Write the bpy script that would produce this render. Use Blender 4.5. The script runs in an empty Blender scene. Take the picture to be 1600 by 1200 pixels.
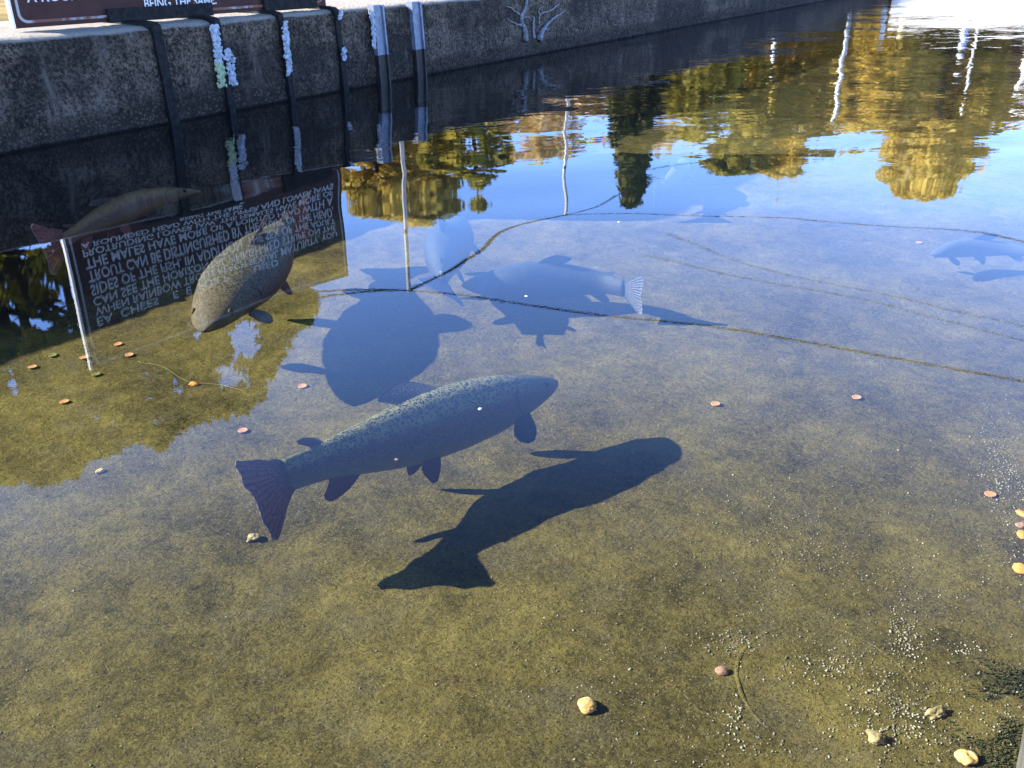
import bpy, bmesh, math, random
import numpy as np
from mathutils import Vector, Matrix, noise as mnoise

random.seed(11)
rng = np.random.default_rng(11)
SC = bpy.context.scene
COL = SC.collection
V = Vector
PI = math.pi

# ------------------------------------------------------------------ camera, world, sun, exposure
F = 1425.0
PITCH = math.radians(26.2)
CAM_H = 0.8
cp, sp = math.cos(PITCH), math.sin(PITCH)
cam_d = bpy.data.cameras.new('camera')
cam_d.sensor_width = 36.0
cam_d.lens = F / 1600.0 * 36.0
cam_d.clip_start = 0.02
cam_d.clip_end = 3000
cam = bpy.data.objects.new('camera', cam_d)
cam.location = (0, 0, CAM_H)
cam.rotation_euler = (PI / 2 - PITCH, 0, 0)
COL.objects.link(cam)
SC.camera = cam

LIGHT = V((1.0, -0.05, -0.55)).normalized()           # the way sunlight travels
SUN_EL = math.asin(-LIGHT.z)
SUN_AZ = math.atan2(-LIGHT.x, -LIGHT.y)
world = bpy.data.worlds.new('World')
SC.world = world
world.use_nodes = True
wn = world.node_tree
sky = wn.nodes.new('ShaderNodeTexSky')
sky.sky_type = 'NISHITA'
sky.sun_disc = False
sky.sun_elevation = SUN_EL
sky.sun_rotation = SUN_AZ
sky.air_density = 1.0
sky.dust_density = 0.0
sky.ozone_density = 5.0
bg = wn.nodes['Background']
bg.inputs['Strength'].default_value = 0.13
deep = wn.nodes.new('ShaderNodeMix'); deep.data_type = 'RGBA'; deep.blend_type = 'MULTIPLY'; deep.inputs[0].default_value = 1.0
wn.links.new(sky.outputs[0], deep.inputs[6]); deep.inputs[7].default_value = (0.97, 1.01, 1.34, 1)      # deep clear autumn blue
# added falloff: low sky boosted, overhead dimmed, to shape reflections and cut fill light
tcw = wn.nodes.new('ShaderNodeTexCoord'); sx = wn.nodes.new('ShaderNodeSeparateXYZ'); wn.links.new(tcw.outputs['Generated'], sx.inputs[0])
mr = wn.nodes.new('ShaderNodeMapRange'); mr.interpolation_type = 'SMOOTHSTEP'
wn.links.new(sx.outputs[2], mr.inputs['Value'])
for i_, q_ in zip(range(1, 5), (0.37, 0.68, 1.38, 0.24)): mr.inputs[i_].default_value = q_
dim = wn.nodes.new('ShaderNodeVectorMath'); dim.operation = 'SCALE'
wn.links.new(deep.outputs[2], dim.inputs[0]); wn.links.new(mr.outputs[0], dim.inputs['Scale'])
wn.links.new(dim.outputs[0], bg.inputs['Color'])

sun_d = bpy.data.lights.new('sun', 'SUN')
sun_d.energy = 5.0
sun_d.angle = math.radians(0.5)
sun_d.color = (1.0, 0.93, 0.82)
sun = bpy.data.objects.new('sun', sun_d)
sun.rotation_euler = LIGHT.to_track_quat('-Z', 'Y').to_euler()
sun.location = (-20, -2, 14)
COL.objects.link(sun)

SC.view_settings.view_transform = 'Standard'
SC.view_settings.look = 'None'
SC.view_settings.gamma = 1.0
SC.view_settings.exposure = 2.12
try:
    SC.cycles.transparent_max_bounces = 24
    SC.cycles.max_bounces = 10
    SC.cycles.caustics_reflective = False
    SC.cycles.caustics_refractive = False
except Exception:
    pass

# ------------------------------------------------------------------ measuring helpers
def ray(px, py):
    return V(((px - 800) / F, cp - (py - 600) / F * -sp * -1, -sp - (py - 600) / F * cp))
def at(px, py, z):
    """point of the sight line through a photo pixel at height z"""
    d = ray(px, py)
    t = (z - CAM_H) / d.z
    return V((d.x * t, d.y * t, z))
def mir(px, py, Y):
    """real point whose mirror image in the water is seen at the pixel, at distance Y"""
    d = ray(px, py)
    t = Y / d.y
    return V((d.x * t, Y, -(CAM_H + d.z * t)))

UX, UY = 0.547, 0.837
WO = V((-2.07, 3.72, 0))
UV_ = V((UX, UY, 0)).normalized()
NV_ = V((UY, -UX, 0)).normalized()
def W(u, n, z):
    return WO + UV_ * u + NV_ * n + V((0, 0, z))
def wall_uz(px, py, n=0.0):
    """where the sight line meets the pond face of the wall: (u, z)"""
    d = ray(px, py)
    c = V((0, 0, CAM_H)) - WO
    t = (n - c.dot(NV_)) / d.dot(NV_)
    p = c + d * t
    return p.dot(UV_), p.z
WROT = math.atan2(UV_.y, UV_.x)

BED = -0.35
WTOP = 0.43
PN = 3.87          # near face of the photographer's wall
PU0, PU1 = -5.0, 15.39

# ------------------------------------------------------------------ object helpers
def tag(o, label=None, cat=None, group=None, kind=None):
    if label: o['label'] = label
    if cat: o['category'] = cat
    if group: o['group'] = group
    if kind: o['kind'] = kind
    return o
def empty(name, loc, rz=0):
    o = bpy.data.objects.new(name, None)
    o.location = loc
    o.rotation_euler = (0, 0, rz)
    o.empty_display_size = 0.1
    COL.objects.link(o)
    return o
def link_mesh(name, me, mats, parent=None, smooth=False):
    o = bpy.data.objects.new(name, me)
    for m in (mats if isinstance(mats, (list, tuple)) else [mats]):
        me.materials.append(m)
    if smooth:
        me.polygons.foreach_set('use_smooth', [True] * len(me.polygons))
    COL.objects.link(o)
    if parent: o.parent = parent
    return o
def mesh(name, verts, faces, mats, parent=None, smooth=False, mi=None):
    me = bpy.data.meshes.new(name)
    me.from_pydata([tuple(v) for v in verts], [], faces)
    if mi is not None:
        me.polygons.foreach_set('material_index', mi)
    me.update()
    return link_mesh(name, me, mats, parent, smooth)

class MB:
    def __init__(s):
        s.v, s.f, s.m = [], [], []
    def add(s, verts, faces, m=0):
        b = len(s.v)
        s.v += [V(v) for v in verts]
        s.f += [tuple(b + i for i in f) for f in faces]
        s.m += [m] * len(faces)
    def box(s, lo, hi, m=0, fn=None):
        x0, y0, z0 = lo; x1, y1, z1 = hi
        vs = [V(c) for c in ((x0,y0,z0),(x1,y0,z0),(x1,y1,z0),(x0,y1,z0),(x0,y0,z1),(x1,y0,z1),(x1,y1,z1),(x0,y1,z1))]
        if fn: vs = [fn(v) for v in vs]
        s.add(vs, [(0,3,2,1),(4,5,6,7),(0,1,5,4),(1,2,6,5),(2,3,7,6),(3,0,4,7)], m)
    def tube(s, pts, rad, n=8, m=0):
        pts = [V(p) for p in pts]
        if not hasattr(rad, '__len__'): rad = [rad] * len(pts)
        rings = []
        ref = V((0, 0, 1))
        prev = None
        for i, p in enumerate(pts):
            t = (pts[min(i + 1, len(pts) - 1)] - pts[max(i - 1, 0)]).normalized()
            if prev is None:
                a = t.cross(ref)
                if a.length < 0.05: a = t.cross(V((1, 0, 0)))
            else:
                a = prev - t * prev.dot(t)
            a.normalize(); prev = a
            b = t.cross(a)
            rings.append([p + (a * math.cos(2*PI*k/n) + b * math.sin(2*PI*k/n)) * rad[i] for k in range(n)])
        vs = [q for r in rings for q in r]
        fs = []
        for i in range(len(pts) - 1):
            for k in range(n):
                k2 = (k + 1) % n
                fs.append((i*n + k, i*n + k2, (i+1)*n + k2, (i+1)*n + k))
        fs.append(tuple(range(n - 1, -1, -1)))
        fs.append(tuple((len(pts)-1)*n + k for k in range(n)))
        s.add(vs, fs, m)
    def build(s, name, mats, parent=None, smooth=False):
        return mesh(name, s.v, s.f, mats, parent, smooth, s.m)

def bez(pts, n):
    """Catmull-Rom through pts"""
    P = [V(p) for p in pts]
    P = [P[0] * 2 - P[1]] + P + [P[-1] * 2 - P[-2]]
    out = []
    segs = len(P) - 3
    for k in range(n + 1):
        t = k / n * segs
        i = min(int(t), segs - 1); t -= i
        a, b, c, d = P[i:i+4]
        out.append(0.5 * ((2*b) + (c - a) * t + (2*a - 5*b + 4*c - d) * t*t + (3*b - a - 3*c + d) * t**3))
    return out
def interp(tab, x):
    return float(np.interp(x, [a for a, _ in tab], [b for _, b in tab]))

# ------------------------------------------------------------------ material helpers
def nodes(m):
    return m.node_tree.nodes, m.node_tree.links
def newmat(name, color=(0.5,0.5,0.5), rough=0.7, spec=0.3, metal=0.0):
    m = bpy.data.materials.new(name)
    m.use_nodes = True
    b = m.node_tree.nodes['Principled BSDF']
    b.inputs['Base Color'].default_value = (*color, 1)
    b.inputs['Roughness'].default_value = rough
    b.inputs['Specular IOR Level'].default_value = spec
    b.inputs['Metallic'].default_value = metal
    return m
class N:
    """tiny node-graph writer"""
    def __init__(s, m):
        s.m = m; s.t = m.node_tree; s.b = s.t.nodes.get('Principled BSDF')
    def n(s, typ, **kw):
        x = s.t.nodes.new(typ)
        for k, v in kw.items():
            if k in ('operation', 'blend_type', 'data_type', 'feature', 'attribute_name', 'interpolation_type', 'noise_dimensions', 'wave_type', 'bands_direction', 'clamp', 'distance'):
                setattr(x, k, v)
        return x
    def set(s, sock, v):
        if hasattr(v, 'is_output'): s.t.links.new(v, sock)
        else: sock.default_value = v
    def pos(s):
        return s.n('ShaderNodeNewGeometry').outputs['Position']
    def obj(s):
        return s.n('ShaderNodeTexCoord').outputs['Object']
    def attr(s, name):
        return s.n('ShaderNodeAttribute', attribute_name=name).outputs['Fac']
    def mapping(s, vec, scale=(1,1,1), rot=(0,0,0), loc=(0,0,0)):
        x = s.n('ShaderNodeMapping')
        s.set(x.inputs['Vector'], vec)
        x.inputs['Scale'].default_value = scale; x.inputs['Rotation'].default_value = rot; x.inputs['Location'].default_value = loc
        return x.outputs[0]
    def noise(s, vec, scale, detail=4, rough=0.55, dist=0.0):
        x = s.n('ShaderNodeTexNoise')
        s.set(x.inputs['Vector'], vec)
        x.inputs['Scale'].default_value = scale; x.inputs['Detail'].default_value = detail
        x.inputs['Roughness'].default_value = rough; x.inputs['Distortion'].default_value = dist
        return x.outputs['Fac']
    def vor(s, vec, scale, feature='F1', rnd=1.0):
        x = s.n('ShaderNodeTexVoronoi', feature=feature)
        s.set(x.inputs['Vector'], vec)
        x.inputs['Scale'].default_value = scale; x.inputs['Randomness'].default_value = rnd
        return x
    def math(s, op, a, b=0.0, c=0.0):
        x = s.n('ShaderNodeMath', operation=op)
        s.set(x.inputs[0], a); s.set(x.inputs[1], b); s.set(x.inputs[2], c)
        return x.outputs[0]
    def map(s, v, a, b, c=0.0, d=1.0, smooth=True):
        x = s.n('ShaderNodeMapRange', interpolation_type='SMOOTHSTEP' if smooth else 'LINEAR')
        s.set(x.inputs['Value'], v)
        for i, q in zip(range(1, 5), (a, b, c, d)): x.inputs[i].default_value = q
        return x.outputs[0]
    def mix(s, fac, a, b, blend='MIX'):
        x = s.n('ShaderNodeMix', data_type='RGBA', blend_type=blend)
        s.set(x.inputs[0], fac)
        s.set(x.inputs[6], (*a, 1) if isinstance(a, tuple) and len(a) == 3 else a)
        s.set(x.inputs[7], (*b, 1) if isinstance(b, tuple) and len(b) == 3 else b)
        return x.outputs[2]
    def ramp(s, fac, stops):
        x = s.n('ShaderNodeValToRGB')
        s.set(x.inputs[0], fac)
        e = x.color_ramp.elements
        while len(e) < len(stops): e.new(0.5)
        for el, (p, c) in zip(e, stops):
            el.position = p; el.color = (*c, 1)
        return x.outputs[0]
    def bump(s, h, dist=0.01, strength=1.0, normal=None):
        x = s.n('ShaderNodeBump')
        s.set(x.inputs['Height'], h)
        x.inputs['Distance'].default_value = dist; x.inputs['Strength'].default_value = strength
        if normal is not None: s.set(x.inputs['Normal'], normal)
        return x.outputs[0]
    def sep(s, vec):
        x = s.n('ShaderNodeSeparateXYZ'); s.set(x.inputs[0], vec); return x.outputs
    def color(s, c): s.set(s.b.inputs['Base Color'], c)
    def normal(s, v): s.set(s.b.inputs['Normal'], v)
    def rough(s, v): s.set(s.b.inputs['Roughness'], v)

# --- water: a clear film that mirrors by Fresnel; ripples grow with distance down the raceway
def water_mat():
    m = bpy.data.materials.new('water')
    m.use_nodes = True
    g = N(m)
    g.t.nodes.remove(g.b)
    p = g.pos()
    y = g.sep(p)[1]
    far = g.map(y, 5.5, 16.0)
    mid = g.map(y, 2.8, 5.2)
    pr = g.mapping(p, rot=(0, 0, math.radians(-20)))
    swell = g.noise(g.mapping(pr, scale=(0.9, 1.3, 1)), 1.0, 1.0, 0.4)
    wav = g.noise(g.mapping(pr, scale=(4.5, 8.0, 1)), 1.0, 2.0, 0.5, 0.6)
    chop = g.noise(g.mapping(p, scale=(7.0, 15.0, 1)), 1.0, 2.0, 0.5, 0.5)
    fine = g.noise(g.mapping(p, scale=(60.0, 190.0, 1), rot=(0, 0, math.radians(12))), 1.0, 1.0)
    h = g.math('MULTIPLY', swell, g.math('MULTIPLY_ADD', g.map(y, 1.6, 3.4), 0.0150, 0.0011))
    h = g.math('MULTIPLY_ADD', wav, g.math('ADD', g.math('MULTIPLY', far, 0.0036), g.math('MULTIPLY', mid, 0.0017)), h)
    h = g.math('MULTIPLY_ADD', chop, g.math('MULTIPLY', far, 0.0020), h)
    h = g.math('MULTIPLY_ADD', fine, 0.000008, h)
    nrm = g.bump(h, 1.0)
    fr = g.n('ShaderNodeFresnel')
    back = g.n('ShaderNodeNewGeometry').outputs['Backfacing']      # the film does not bend light, so both sides share one ratio
    g.set(fr.inputs['IOR'], g.math('MULTIPLY_ADD', back, 1 / 1.333 - 1.333, 1.333))
    g.set(fr.inputs['Normal'], nrm)
    tr = g.n('ShaderNodeBsdfTransparent'); tr.inputs[0].default_value = (0.93, 0.97, 0.96, 1)
    gl = g.n('ShaderNodeBsdfGlossy'); gl.inputs['Roughness'].default_value = 0.0
    gl.inputs['Color'].default_value = (1, 1, 1, 1)
    g.set(gl.inputs['Normal'], nrm)
    mx = g.n('ShaderNodeMixShader')
    g.set(mx.inputs[0], fr.outputs[0]); g.set(mx.inputs[1], tr.outputs[0]); g.set(mx.inputs[2], gl.outputs[0])
    g.set(g.t.nodes['Material Output'].inputs['Surface'], mx.outputs[0])
    return m

def bed_mat(lift=1.0, name='algae_bed'):
    m = newmat(name, rough=0.95, spec=0.05)
    g = N(m)
    p = g.pos()
    pd = g.mapping(p, rot=(0, 0, math.radians(35)), scale=(1, 1.25, 1))
    big = g.noise(p, 2.6, 4, 0.6)
    med = g.noise(pd, 15, 8, 0.72)
    fin = g.noise(p, 60, 6, 0.8)
    grit = g.vor(p, 380).outputs['Color']
    gr = g.sep(grit)[0]
    f = g.math('ADD', g.math('MULTIPLY', big, 0.46), g.math('ADD', g.math('MULTIPLY', med, 0.44), g.math('MULTIPLY', fin, 0.45)))
    L = lambda c: tuple(v * lift for v in c)
    c = g.ramp(f, [(0.50, L((0.018, 0.014, 0.005))), (0.62, L((0.060, 0.047, 0.0145))), (0.72, L((0.104, 0.081, 0.0225))), (0.88, L((0.180, 0.140, 0.040)))])
    dark = g.map(g.noise(pd, 30, 8, 0.78), 0.57, 0.70)
    c = g.mix(g.math('MULTIPLY', dark, 0.72), c, (0.013, 0.012, 0.007))
    grey = g.map(g.noise(p, 5.5, 6, 0.7), 0.46, 0.68)
    c = g.mix(g.math('MULTIPLY', grey, 0.55), c, L((0.072, 0.060, 0.036)))
    c = g.mix(g.math('MULTIPLY', g.map(gr, 0.80, 0.97), 0.55), c, L((0.150, 0.128, 0.065)))
    c = g.mix(g.math('MULTIPLY', g.map(gr, 0.24, 0.05), 0.6), c, (0.012, 0.011, 0.007))
    far_dim = g.map(g.sep(p)[1], 4.6, 8.0)  # sunlit far bed dimmed in its colour so the reflections dominate
    c = g.mix(g.math('MULTIPLY', far_dim, 0.85), c, (0.012, 0.012, 0.007))
    # the long wall's shade, painted into the bed colour along its foot
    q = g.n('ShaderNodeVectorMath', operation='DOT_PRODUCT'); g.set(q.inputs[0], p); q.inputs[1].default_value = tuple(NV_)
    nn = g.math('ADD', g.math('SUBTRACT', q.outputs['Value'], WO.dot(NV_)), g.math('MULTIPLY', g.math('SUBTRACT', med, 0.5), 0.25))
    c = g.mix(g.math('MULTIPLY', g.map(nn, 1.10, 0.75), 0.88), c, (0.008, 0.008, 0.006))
    g.color(c)
    h = g.math('ADD', g.math('MULTIPLY', med, 0.020), g.math('ADD', g.math('MULTIPLY', fin, 0.006), g.math('MULTIPLY', gr, 0.0007)))
    g.normal(g.bump(h, 1.0, 0.85))
    return m

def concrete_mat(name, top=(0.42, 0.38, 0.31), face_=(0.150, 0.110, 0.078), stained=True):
    m = newmat(name, rough=0.9, spec=0.15)
    g = N(m)
    p = g.obj()
    z = g.sep(p)[2]
    big = g.noise(p, 3.0, 5, 0.65, 0.3)
    spk = g.noise(p, 70, 8, 0.85)
    streak = g.noise(g.mapping(p, scale=(14, 14, 1.6)), 1.0, 5, 0.65, 0.4)
    mot = g.noise(p, 14, 6, 0.7, 0.5)
    patch = g.map(g.noise(g.mapping(p, scale=(1.3, 1.3, 3.0)), 1.0, 5, 0.6), 0.44, 0.58)
    c = g.mix(g.map(big, 0.42, 0.58), tuple(v * 0.45 for v in face_), face_)
    c = g.mix(g.math('MULTIPLY', g.map(streak, 0.47, 0.58), 0.75), c, tuple(v * 0.3 for v in face_))
    c = g.mix(g.math('MULTIPLY', g.map(mot, 0.50, 0.60), 0.6), c, tuple(min(1, v * 1.7) for v in face_))
    c = g.mix(g.math('MULTIPLY', g.map(spk, 0.50, 0.44), 0.85), c, (0.012, 0.011, 0.010))
    c = g.mix(g.math('MULTIPLY', g.map(spk, 0.51, 0.57), 0.55), c, tuple(min(1, v * 2.1) for v in face_))
    c = g.mix(g.math('MULTIPLY', patch, 0.62), c, (0.022, 0.019, 0.017))
    white = g.map(g.noise(g.mapping(p, scale=(6, 6, 2.6)), 1.0, 6, 0.75, 0.8), 0.56, 0.72)
    c = g.mix(g.math('MULTIPLY', white, 0.55), c, (0.24, 0.205, 0.165))
    if stained:
        zz = g.math('ADD', z, g.math('MULTIPLY', g.math('SUBTRACT', streak, 0.5), 0.16))
        c = g.mix(g.math('MULTIPLY', g.map(zz, 0.12, 0.055), 0.7), c, (0.034, 0.026, 0.020))
        c = g.mix(g.math('MULTIPLY', g.map(z, 0.018, 0.004), 0.9), c, (0.006, 0.005, 0.004))
        peb = g.vor(p, 55)
        band = g.math('MULTIPLY', g.map(zz, 0.12, 0.08), g.map(z, 0.0, 0.03))
        c = g.mix(g.math('MULTIPLY', band, g.map(peb.outputs['Distance'], 0.45, 0.15)), c, (0.150, 0.108, 0.074))
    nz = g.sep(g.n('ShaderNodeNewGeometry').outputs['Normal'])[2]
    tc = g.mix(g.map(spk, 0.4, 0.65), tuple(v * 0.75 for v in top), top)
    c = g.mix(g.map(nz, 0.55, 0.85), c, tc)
    g.color(c)
    h = g.math('ADD', g.math('MULTIPLY', spk, 0.020), g.math('MULTIPLY', g.vor(p, 60).outputs['Distance'], 0.012))
    g.normal(g.bump(h, 1.0, 0.9))
    return m

def simple_noise_mat(name, a, b, scale=20, rough=0.7, spec=0.3, metal=0.0, bump=0.0, lo=0.35, hi=0.65, det=5):
    m = newmat(name, a, rough, spec, metal)
    g = N(m)
    f = g.noise(g.obj(), scale, det, 0.65)
    g.color(g.mix(g.map(f, lo, hi), a, b))
    if bump: g.normal(g.bump(f, bump))
    return m

def leaf_mat(name, dark, mid, light, transl=0.35):
    m = newmat(name, mid, 0.6, 0.2)
    g = N(m)
    c = g.ramp(g.attr('tone'), [(0.0, dark), (0.5, mid), (1.0, light)])
    g.color(c)
    t = g.n('ShaderNodeBsdfTranslucent')
    g.set(t.inputs[0], c)
    mx = g.n('ShaderNodeMixShader'); mx.inputs[0].default_value = transl
    g.set(mx.inputs[1], g.b.outputs[0]); g.set(mx.inputs[2], t.outputs[0])
    g.set(g.t.nodes['Material Output'].inputs['Surface'], mx.outputs[0])
    return m

M = {}
M['water'] = water_mat()
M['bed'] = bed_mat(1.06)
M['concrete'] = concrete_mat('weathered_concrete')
M['pale_concrete'] = simple_noise_mat('pale_concrete', (0.62, 0.60, 0.57), (0.80, 0.79, 0.77), 9, 0.9, 0.1, bump=0.003)
M['plain_concrete'] = simple_noise_mat('plain_concrete', (0.06, 0.055, 0.045), (0.11, 0.10, 0.085), 18, 0.9, 0.1, bump=0.004)
M['strap'] = simple_noise_mat('dark_painted_steel', (0.006, 0.006, 0.006), (0.020, 0.018, 0.017), 40, 0.75, 0.15, bump=0.002)
M['rust'] = simple_noise_mat('rusty_steel', (0.05, 0.022, 0.014), (0.16, 0.07, 0.04), 30, 0.8, 0.2, bump=0.002)
M['lichen'] = simple_noise_mat('grey_lichen', (0.26, 0.28, 0.31), (0.48, 0.50, 0.53), 60, 0.95, 0.05, bump=0.004)
M['green_lichen'] = simple_noise_mat('green_lichen', (0.24, 0.29, 0.15), (0.42, 0.48, 0.28), 60, 0.95, 0.05, bump=0.004)
M['white_root'] = simple_noise_mat('bleached_root', (0.13, 0.13, 0.13), (0.28, 0.28, 0.28), 50, 0.9, 0.1)
M['sign_brown'] = simple_noise_mat('brown_sign_paint', (0.034, 0.0105, 0.008), (0.052, 0.018, 0.013), 9, 0.6, 0.2)
M['sign_white'] = newmat('sign_white', (0.60, 0.60, 0.58), 0.5, 0.3)
M['alu'] = newmat('bare_sheet_edge', (0.75, 0.74, 0.72), 0.5, 0.4)
M['sign_border'] = None
M['post'] = simple_noise_mat('galvanised_pipe', (0.55, 0.55, 0.53), (0.74, 0.73, 0.70), 25, 0.5, 0.4)
M['white_paint'] = newmat('white_paint', (0.80, 0.80, 0.78), 0.5, 0.3)
M['blue_paint'] = newmat('blue_paint', (0.05, 0.16, 0.50), 0.5, 0.3)
M['yellow_paint'] = newmat('yellow_paint', (0.60, 0.42, 0.05), 0.5, 0.3)
M['cable'] = newmat('black_cable', (0.02, 0.02, 0.02), 0.7, 0.2)
M['ground'] = simple_noise_mat('leafy_grass', (0.12, 0.11, 0.035), (0.30, 0.20, 0.085), 1.3, 0.95, 0.05)
M['bark'] = simple_noise_mat('dark_bark', (0.020, 0.016, 0.012), (0.055, 0.042, 0.032), 8, 0.95, 0.05)
M['copper'] = simple_noise_mat('dull_copper', (0.34, 0.145, 0.055), (0.43, 0.21, 0.09), 160, 0.8, 0.08)
M['green_coin'] = simple_noise_mat('tarnished_coin', (0.10, 0.09, 0.02), (0.15, 0.13, 0.035), 160, 0.7, 0.2)
M['pebble_yellow'] = simple_noise_mat('yellow_stone', (0.42, 0.25, 0.07), (0.52, 0.38, 0.18), 28, 0.8, 0.2, bump=0.002)
M['pebble_orange'] = simple_noise_mat('orange_stone', (0.42, 0.15, 0.03), (0.48, 0.26, 0.06), 30, 0.8, 0.2, bump=0.002)
M['pebble_pink'] = simple_noise_mat('pinkish_stone', (0.19, 0.11, 0.07), (0.26, 0.16, 0.11), 40, 0.8, 0.2, bump=0.002)
M['pebble_pale'] = simple_noise_mat('pale_stone', (0.18, 0.14, 0.06), (0.30, 0.24, 0.12), 60, 0.9, 0.1, bump=0.003)
M['pellet'] = simple_noise_mat('pale_grit', (0.12, 0.11, 0.075), (0.29, 0.265, 0.20), 14, 0.9, 0.1)
M['tuft'] = simple_noise_mat('dark_algae', (0.014, 0.019, 0.008), (0.055, 0.054, 0.018), 20, 0.9, 0.1)
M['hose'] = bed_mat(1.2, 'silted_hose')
M['line'] = newmat('nylon_line', (0.16, 0.13, 0.03), 0.6, 0.2)

# ------------------------------------------------------------------ setting: ground, pond bed, water, walls
def quad_sheet(name, pts, mat):
    return mesh(name, pts, [tuple(range(len(pts)))], mat)

# the ground as one sheet with the raceway cut out of it
def ground():
    z = 0.36
    B = 900.0
    inner = [W(PU0 + 0.1, -0.5, z), W(PU1 + 0.3, -0.5, z), W(PU1 + 0.3, PN + 0.4, z), W(PU0 + 0.1, PN + 0.4, z)]
    outer = [W(-B, -B, z), W(B, -B, z), W(B, B, z), W(-B, B, z)]
    vs = inner + outer
    fs = [(i, (i + 1) % 4, 4 + (i + 1) % 4, 4 + i) for i in range(4)]
    o = mesh('ground', vs, fs, M['ground'])
    tag(o, kind='structure')
ground()

def bed_z(p):
    q = V((p.x, p.y, 0))
    return (BED + 0.010 * mnoise.noise(q * 2.3) + 0.007 * mnoise.noise(q * 7.0 + V((3, 1, 0))) + 0.0028 * mnoise.noise(q * 17.0)
            + 0.0013 * mnoise.noise(q * 31.0 + V((0, 5, 0))) + 0.0011 * mnoise.noise(q * 58.0))
def pond_bed():
    us = list(np.arange(PU0 - 0.3, -3.2, 0.06)) + list(np.arange(-3.2, 1.6, 0.017)) + list(np.arange(1.6, PU1 + 0.3, 0.06))
    ns = list(np.arange(-0.2, 0.7, 0.05)) + list(np.arange(0.7, PN + 0.05, 0.017))
    vs = []
    for u in us:
        for n in ns:
            p = W(u, n, BED)
            p.z = bed_z(p)
            vs.append(p)
    k = len(ns)
    fs = [(i*k + j, (i+1)*k + j, (i+1)*k + j + 1, i*k + j + 1) for i in range(len(us) - 1) for j in range(k - 1)]
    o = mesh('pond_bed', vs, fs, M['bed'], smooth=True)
    tag(o, kind='structure')
pond_bed()

o = quad_sheet('water', [W(PU0, -0.002, 0), W(PU0, PN + 0.002, 0), W(PU1 + 0.002, PN + 0.002, 0), W(PU1 + 0.002, -0.002, 0)], M['water'])
tag(o, kind='structure')

def long_wall():
    prof = [(0.0, -0.5), (0.0, -0.30), (0.0, -0.15), (0.0, -0.05)]
    prof += [(-0.025 * k / 26, 0.38 * k / 26) for k in range(27)]
    prof += [(-0.028, 0.395), (-0.036, 0.41), (-0.05, 0.422), (-0.075, 0.429), (-0.11, WTOP), (-0.2, WTOP), (-0.32, WTOP), (-0.5, WTOP), (-0.85, WTOP), (-0.85, -0.5)]
    us = list(np.arange(-4.8, 3.0, 0.022)) + list(np.arange(3.0, 8.0, 0.04)) + list(np.arange(8.0, PU1 + 0.85, 0.09))
    vs = []
    for u in us:
        for n, z in prof:
            q = V((u, n, z))
            d = 0
            if n > -0.3:
                d = 0.006 * mnoise.noise(q * 9) + 0.004 * mnoise.noise(q * 30)
                if 0.0 <= z < 0.09:
                    d += 0.012 * mnoise.noise(V((u * 24, 0, z * 24))) - 0.006
            p = V((u, n + d, z + (d * 0.6 if n < -0.02 else 0)))
            vs.append(p)
    k = len(prof)
    fs = [(i*k + j, i*k + j + 1, (i+1)*k + j + 1, (i+1)*k + j) for i in range(len(us) - 1) for j in range(k - 1)]
    fs += [tuple(range(k)), tuple((len(us)-1)*k + j for j in range(k - 1, -1, -1))]
    # local frame: x along the wall, y towards the pond, z up
    vs = [V((v.x, -v.y, v.z)) for v in vs]
    fs = [tuple(reversed(f)) for f in fs]
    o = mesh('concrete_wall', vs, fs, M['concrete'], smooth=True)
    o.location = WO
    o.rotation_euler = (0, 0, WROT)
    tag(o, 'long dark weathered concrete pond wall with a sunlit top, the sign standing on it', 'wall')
    return o
# local (u, -n, z) -> world : x->UV, y-> -NV
long_wall()

def block_wall(name, u0, u1, n0, n1, z0, z1, mat, label):
    me = bpy.data.meshes.new(name)
    bm = bmesh.new()
    bmesh.ops.create_cube(bm, size=1.0)
    for v in bm.verts:
        v.co = V((u0 + (v.co.x + .5) * (u1 - u0), -(n0 + (v.co.y + .5) * (n1 - n0)), z0 + (v.co.z + .5) * (z1 - z0)))
    bmesh.ops.recalc_face_normals(bm, faces=bm.faces)
    bmesh.ops.bevel(bm, geom=bm.edges[:], offset=0.02, segments=2, affect='EDGES')
    bm.to_mesh(me); bm.free()
    o = link_mesh(name, me, mat)
    o.location = WO; o.rotation_euler = (0, 0, WROT)
    tag(o, label, 'wall')
    return o
block_wall('concrete_wall', PU1, PU1 + 0.4, 0.03, PN + 0.6, -0.5, 0.53, M['pale_concrete'], 'bright sunlit white end wall closing the far end of the pond')
block_wall('concrete_wall', PU0 - 0.4, PU1 - 0.002, PN, PN + 0.6, -0.5, 0.41, M['plain_concrete'], 'plain grey concrete wall in the bottom right corner beside dark algae')

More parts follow.
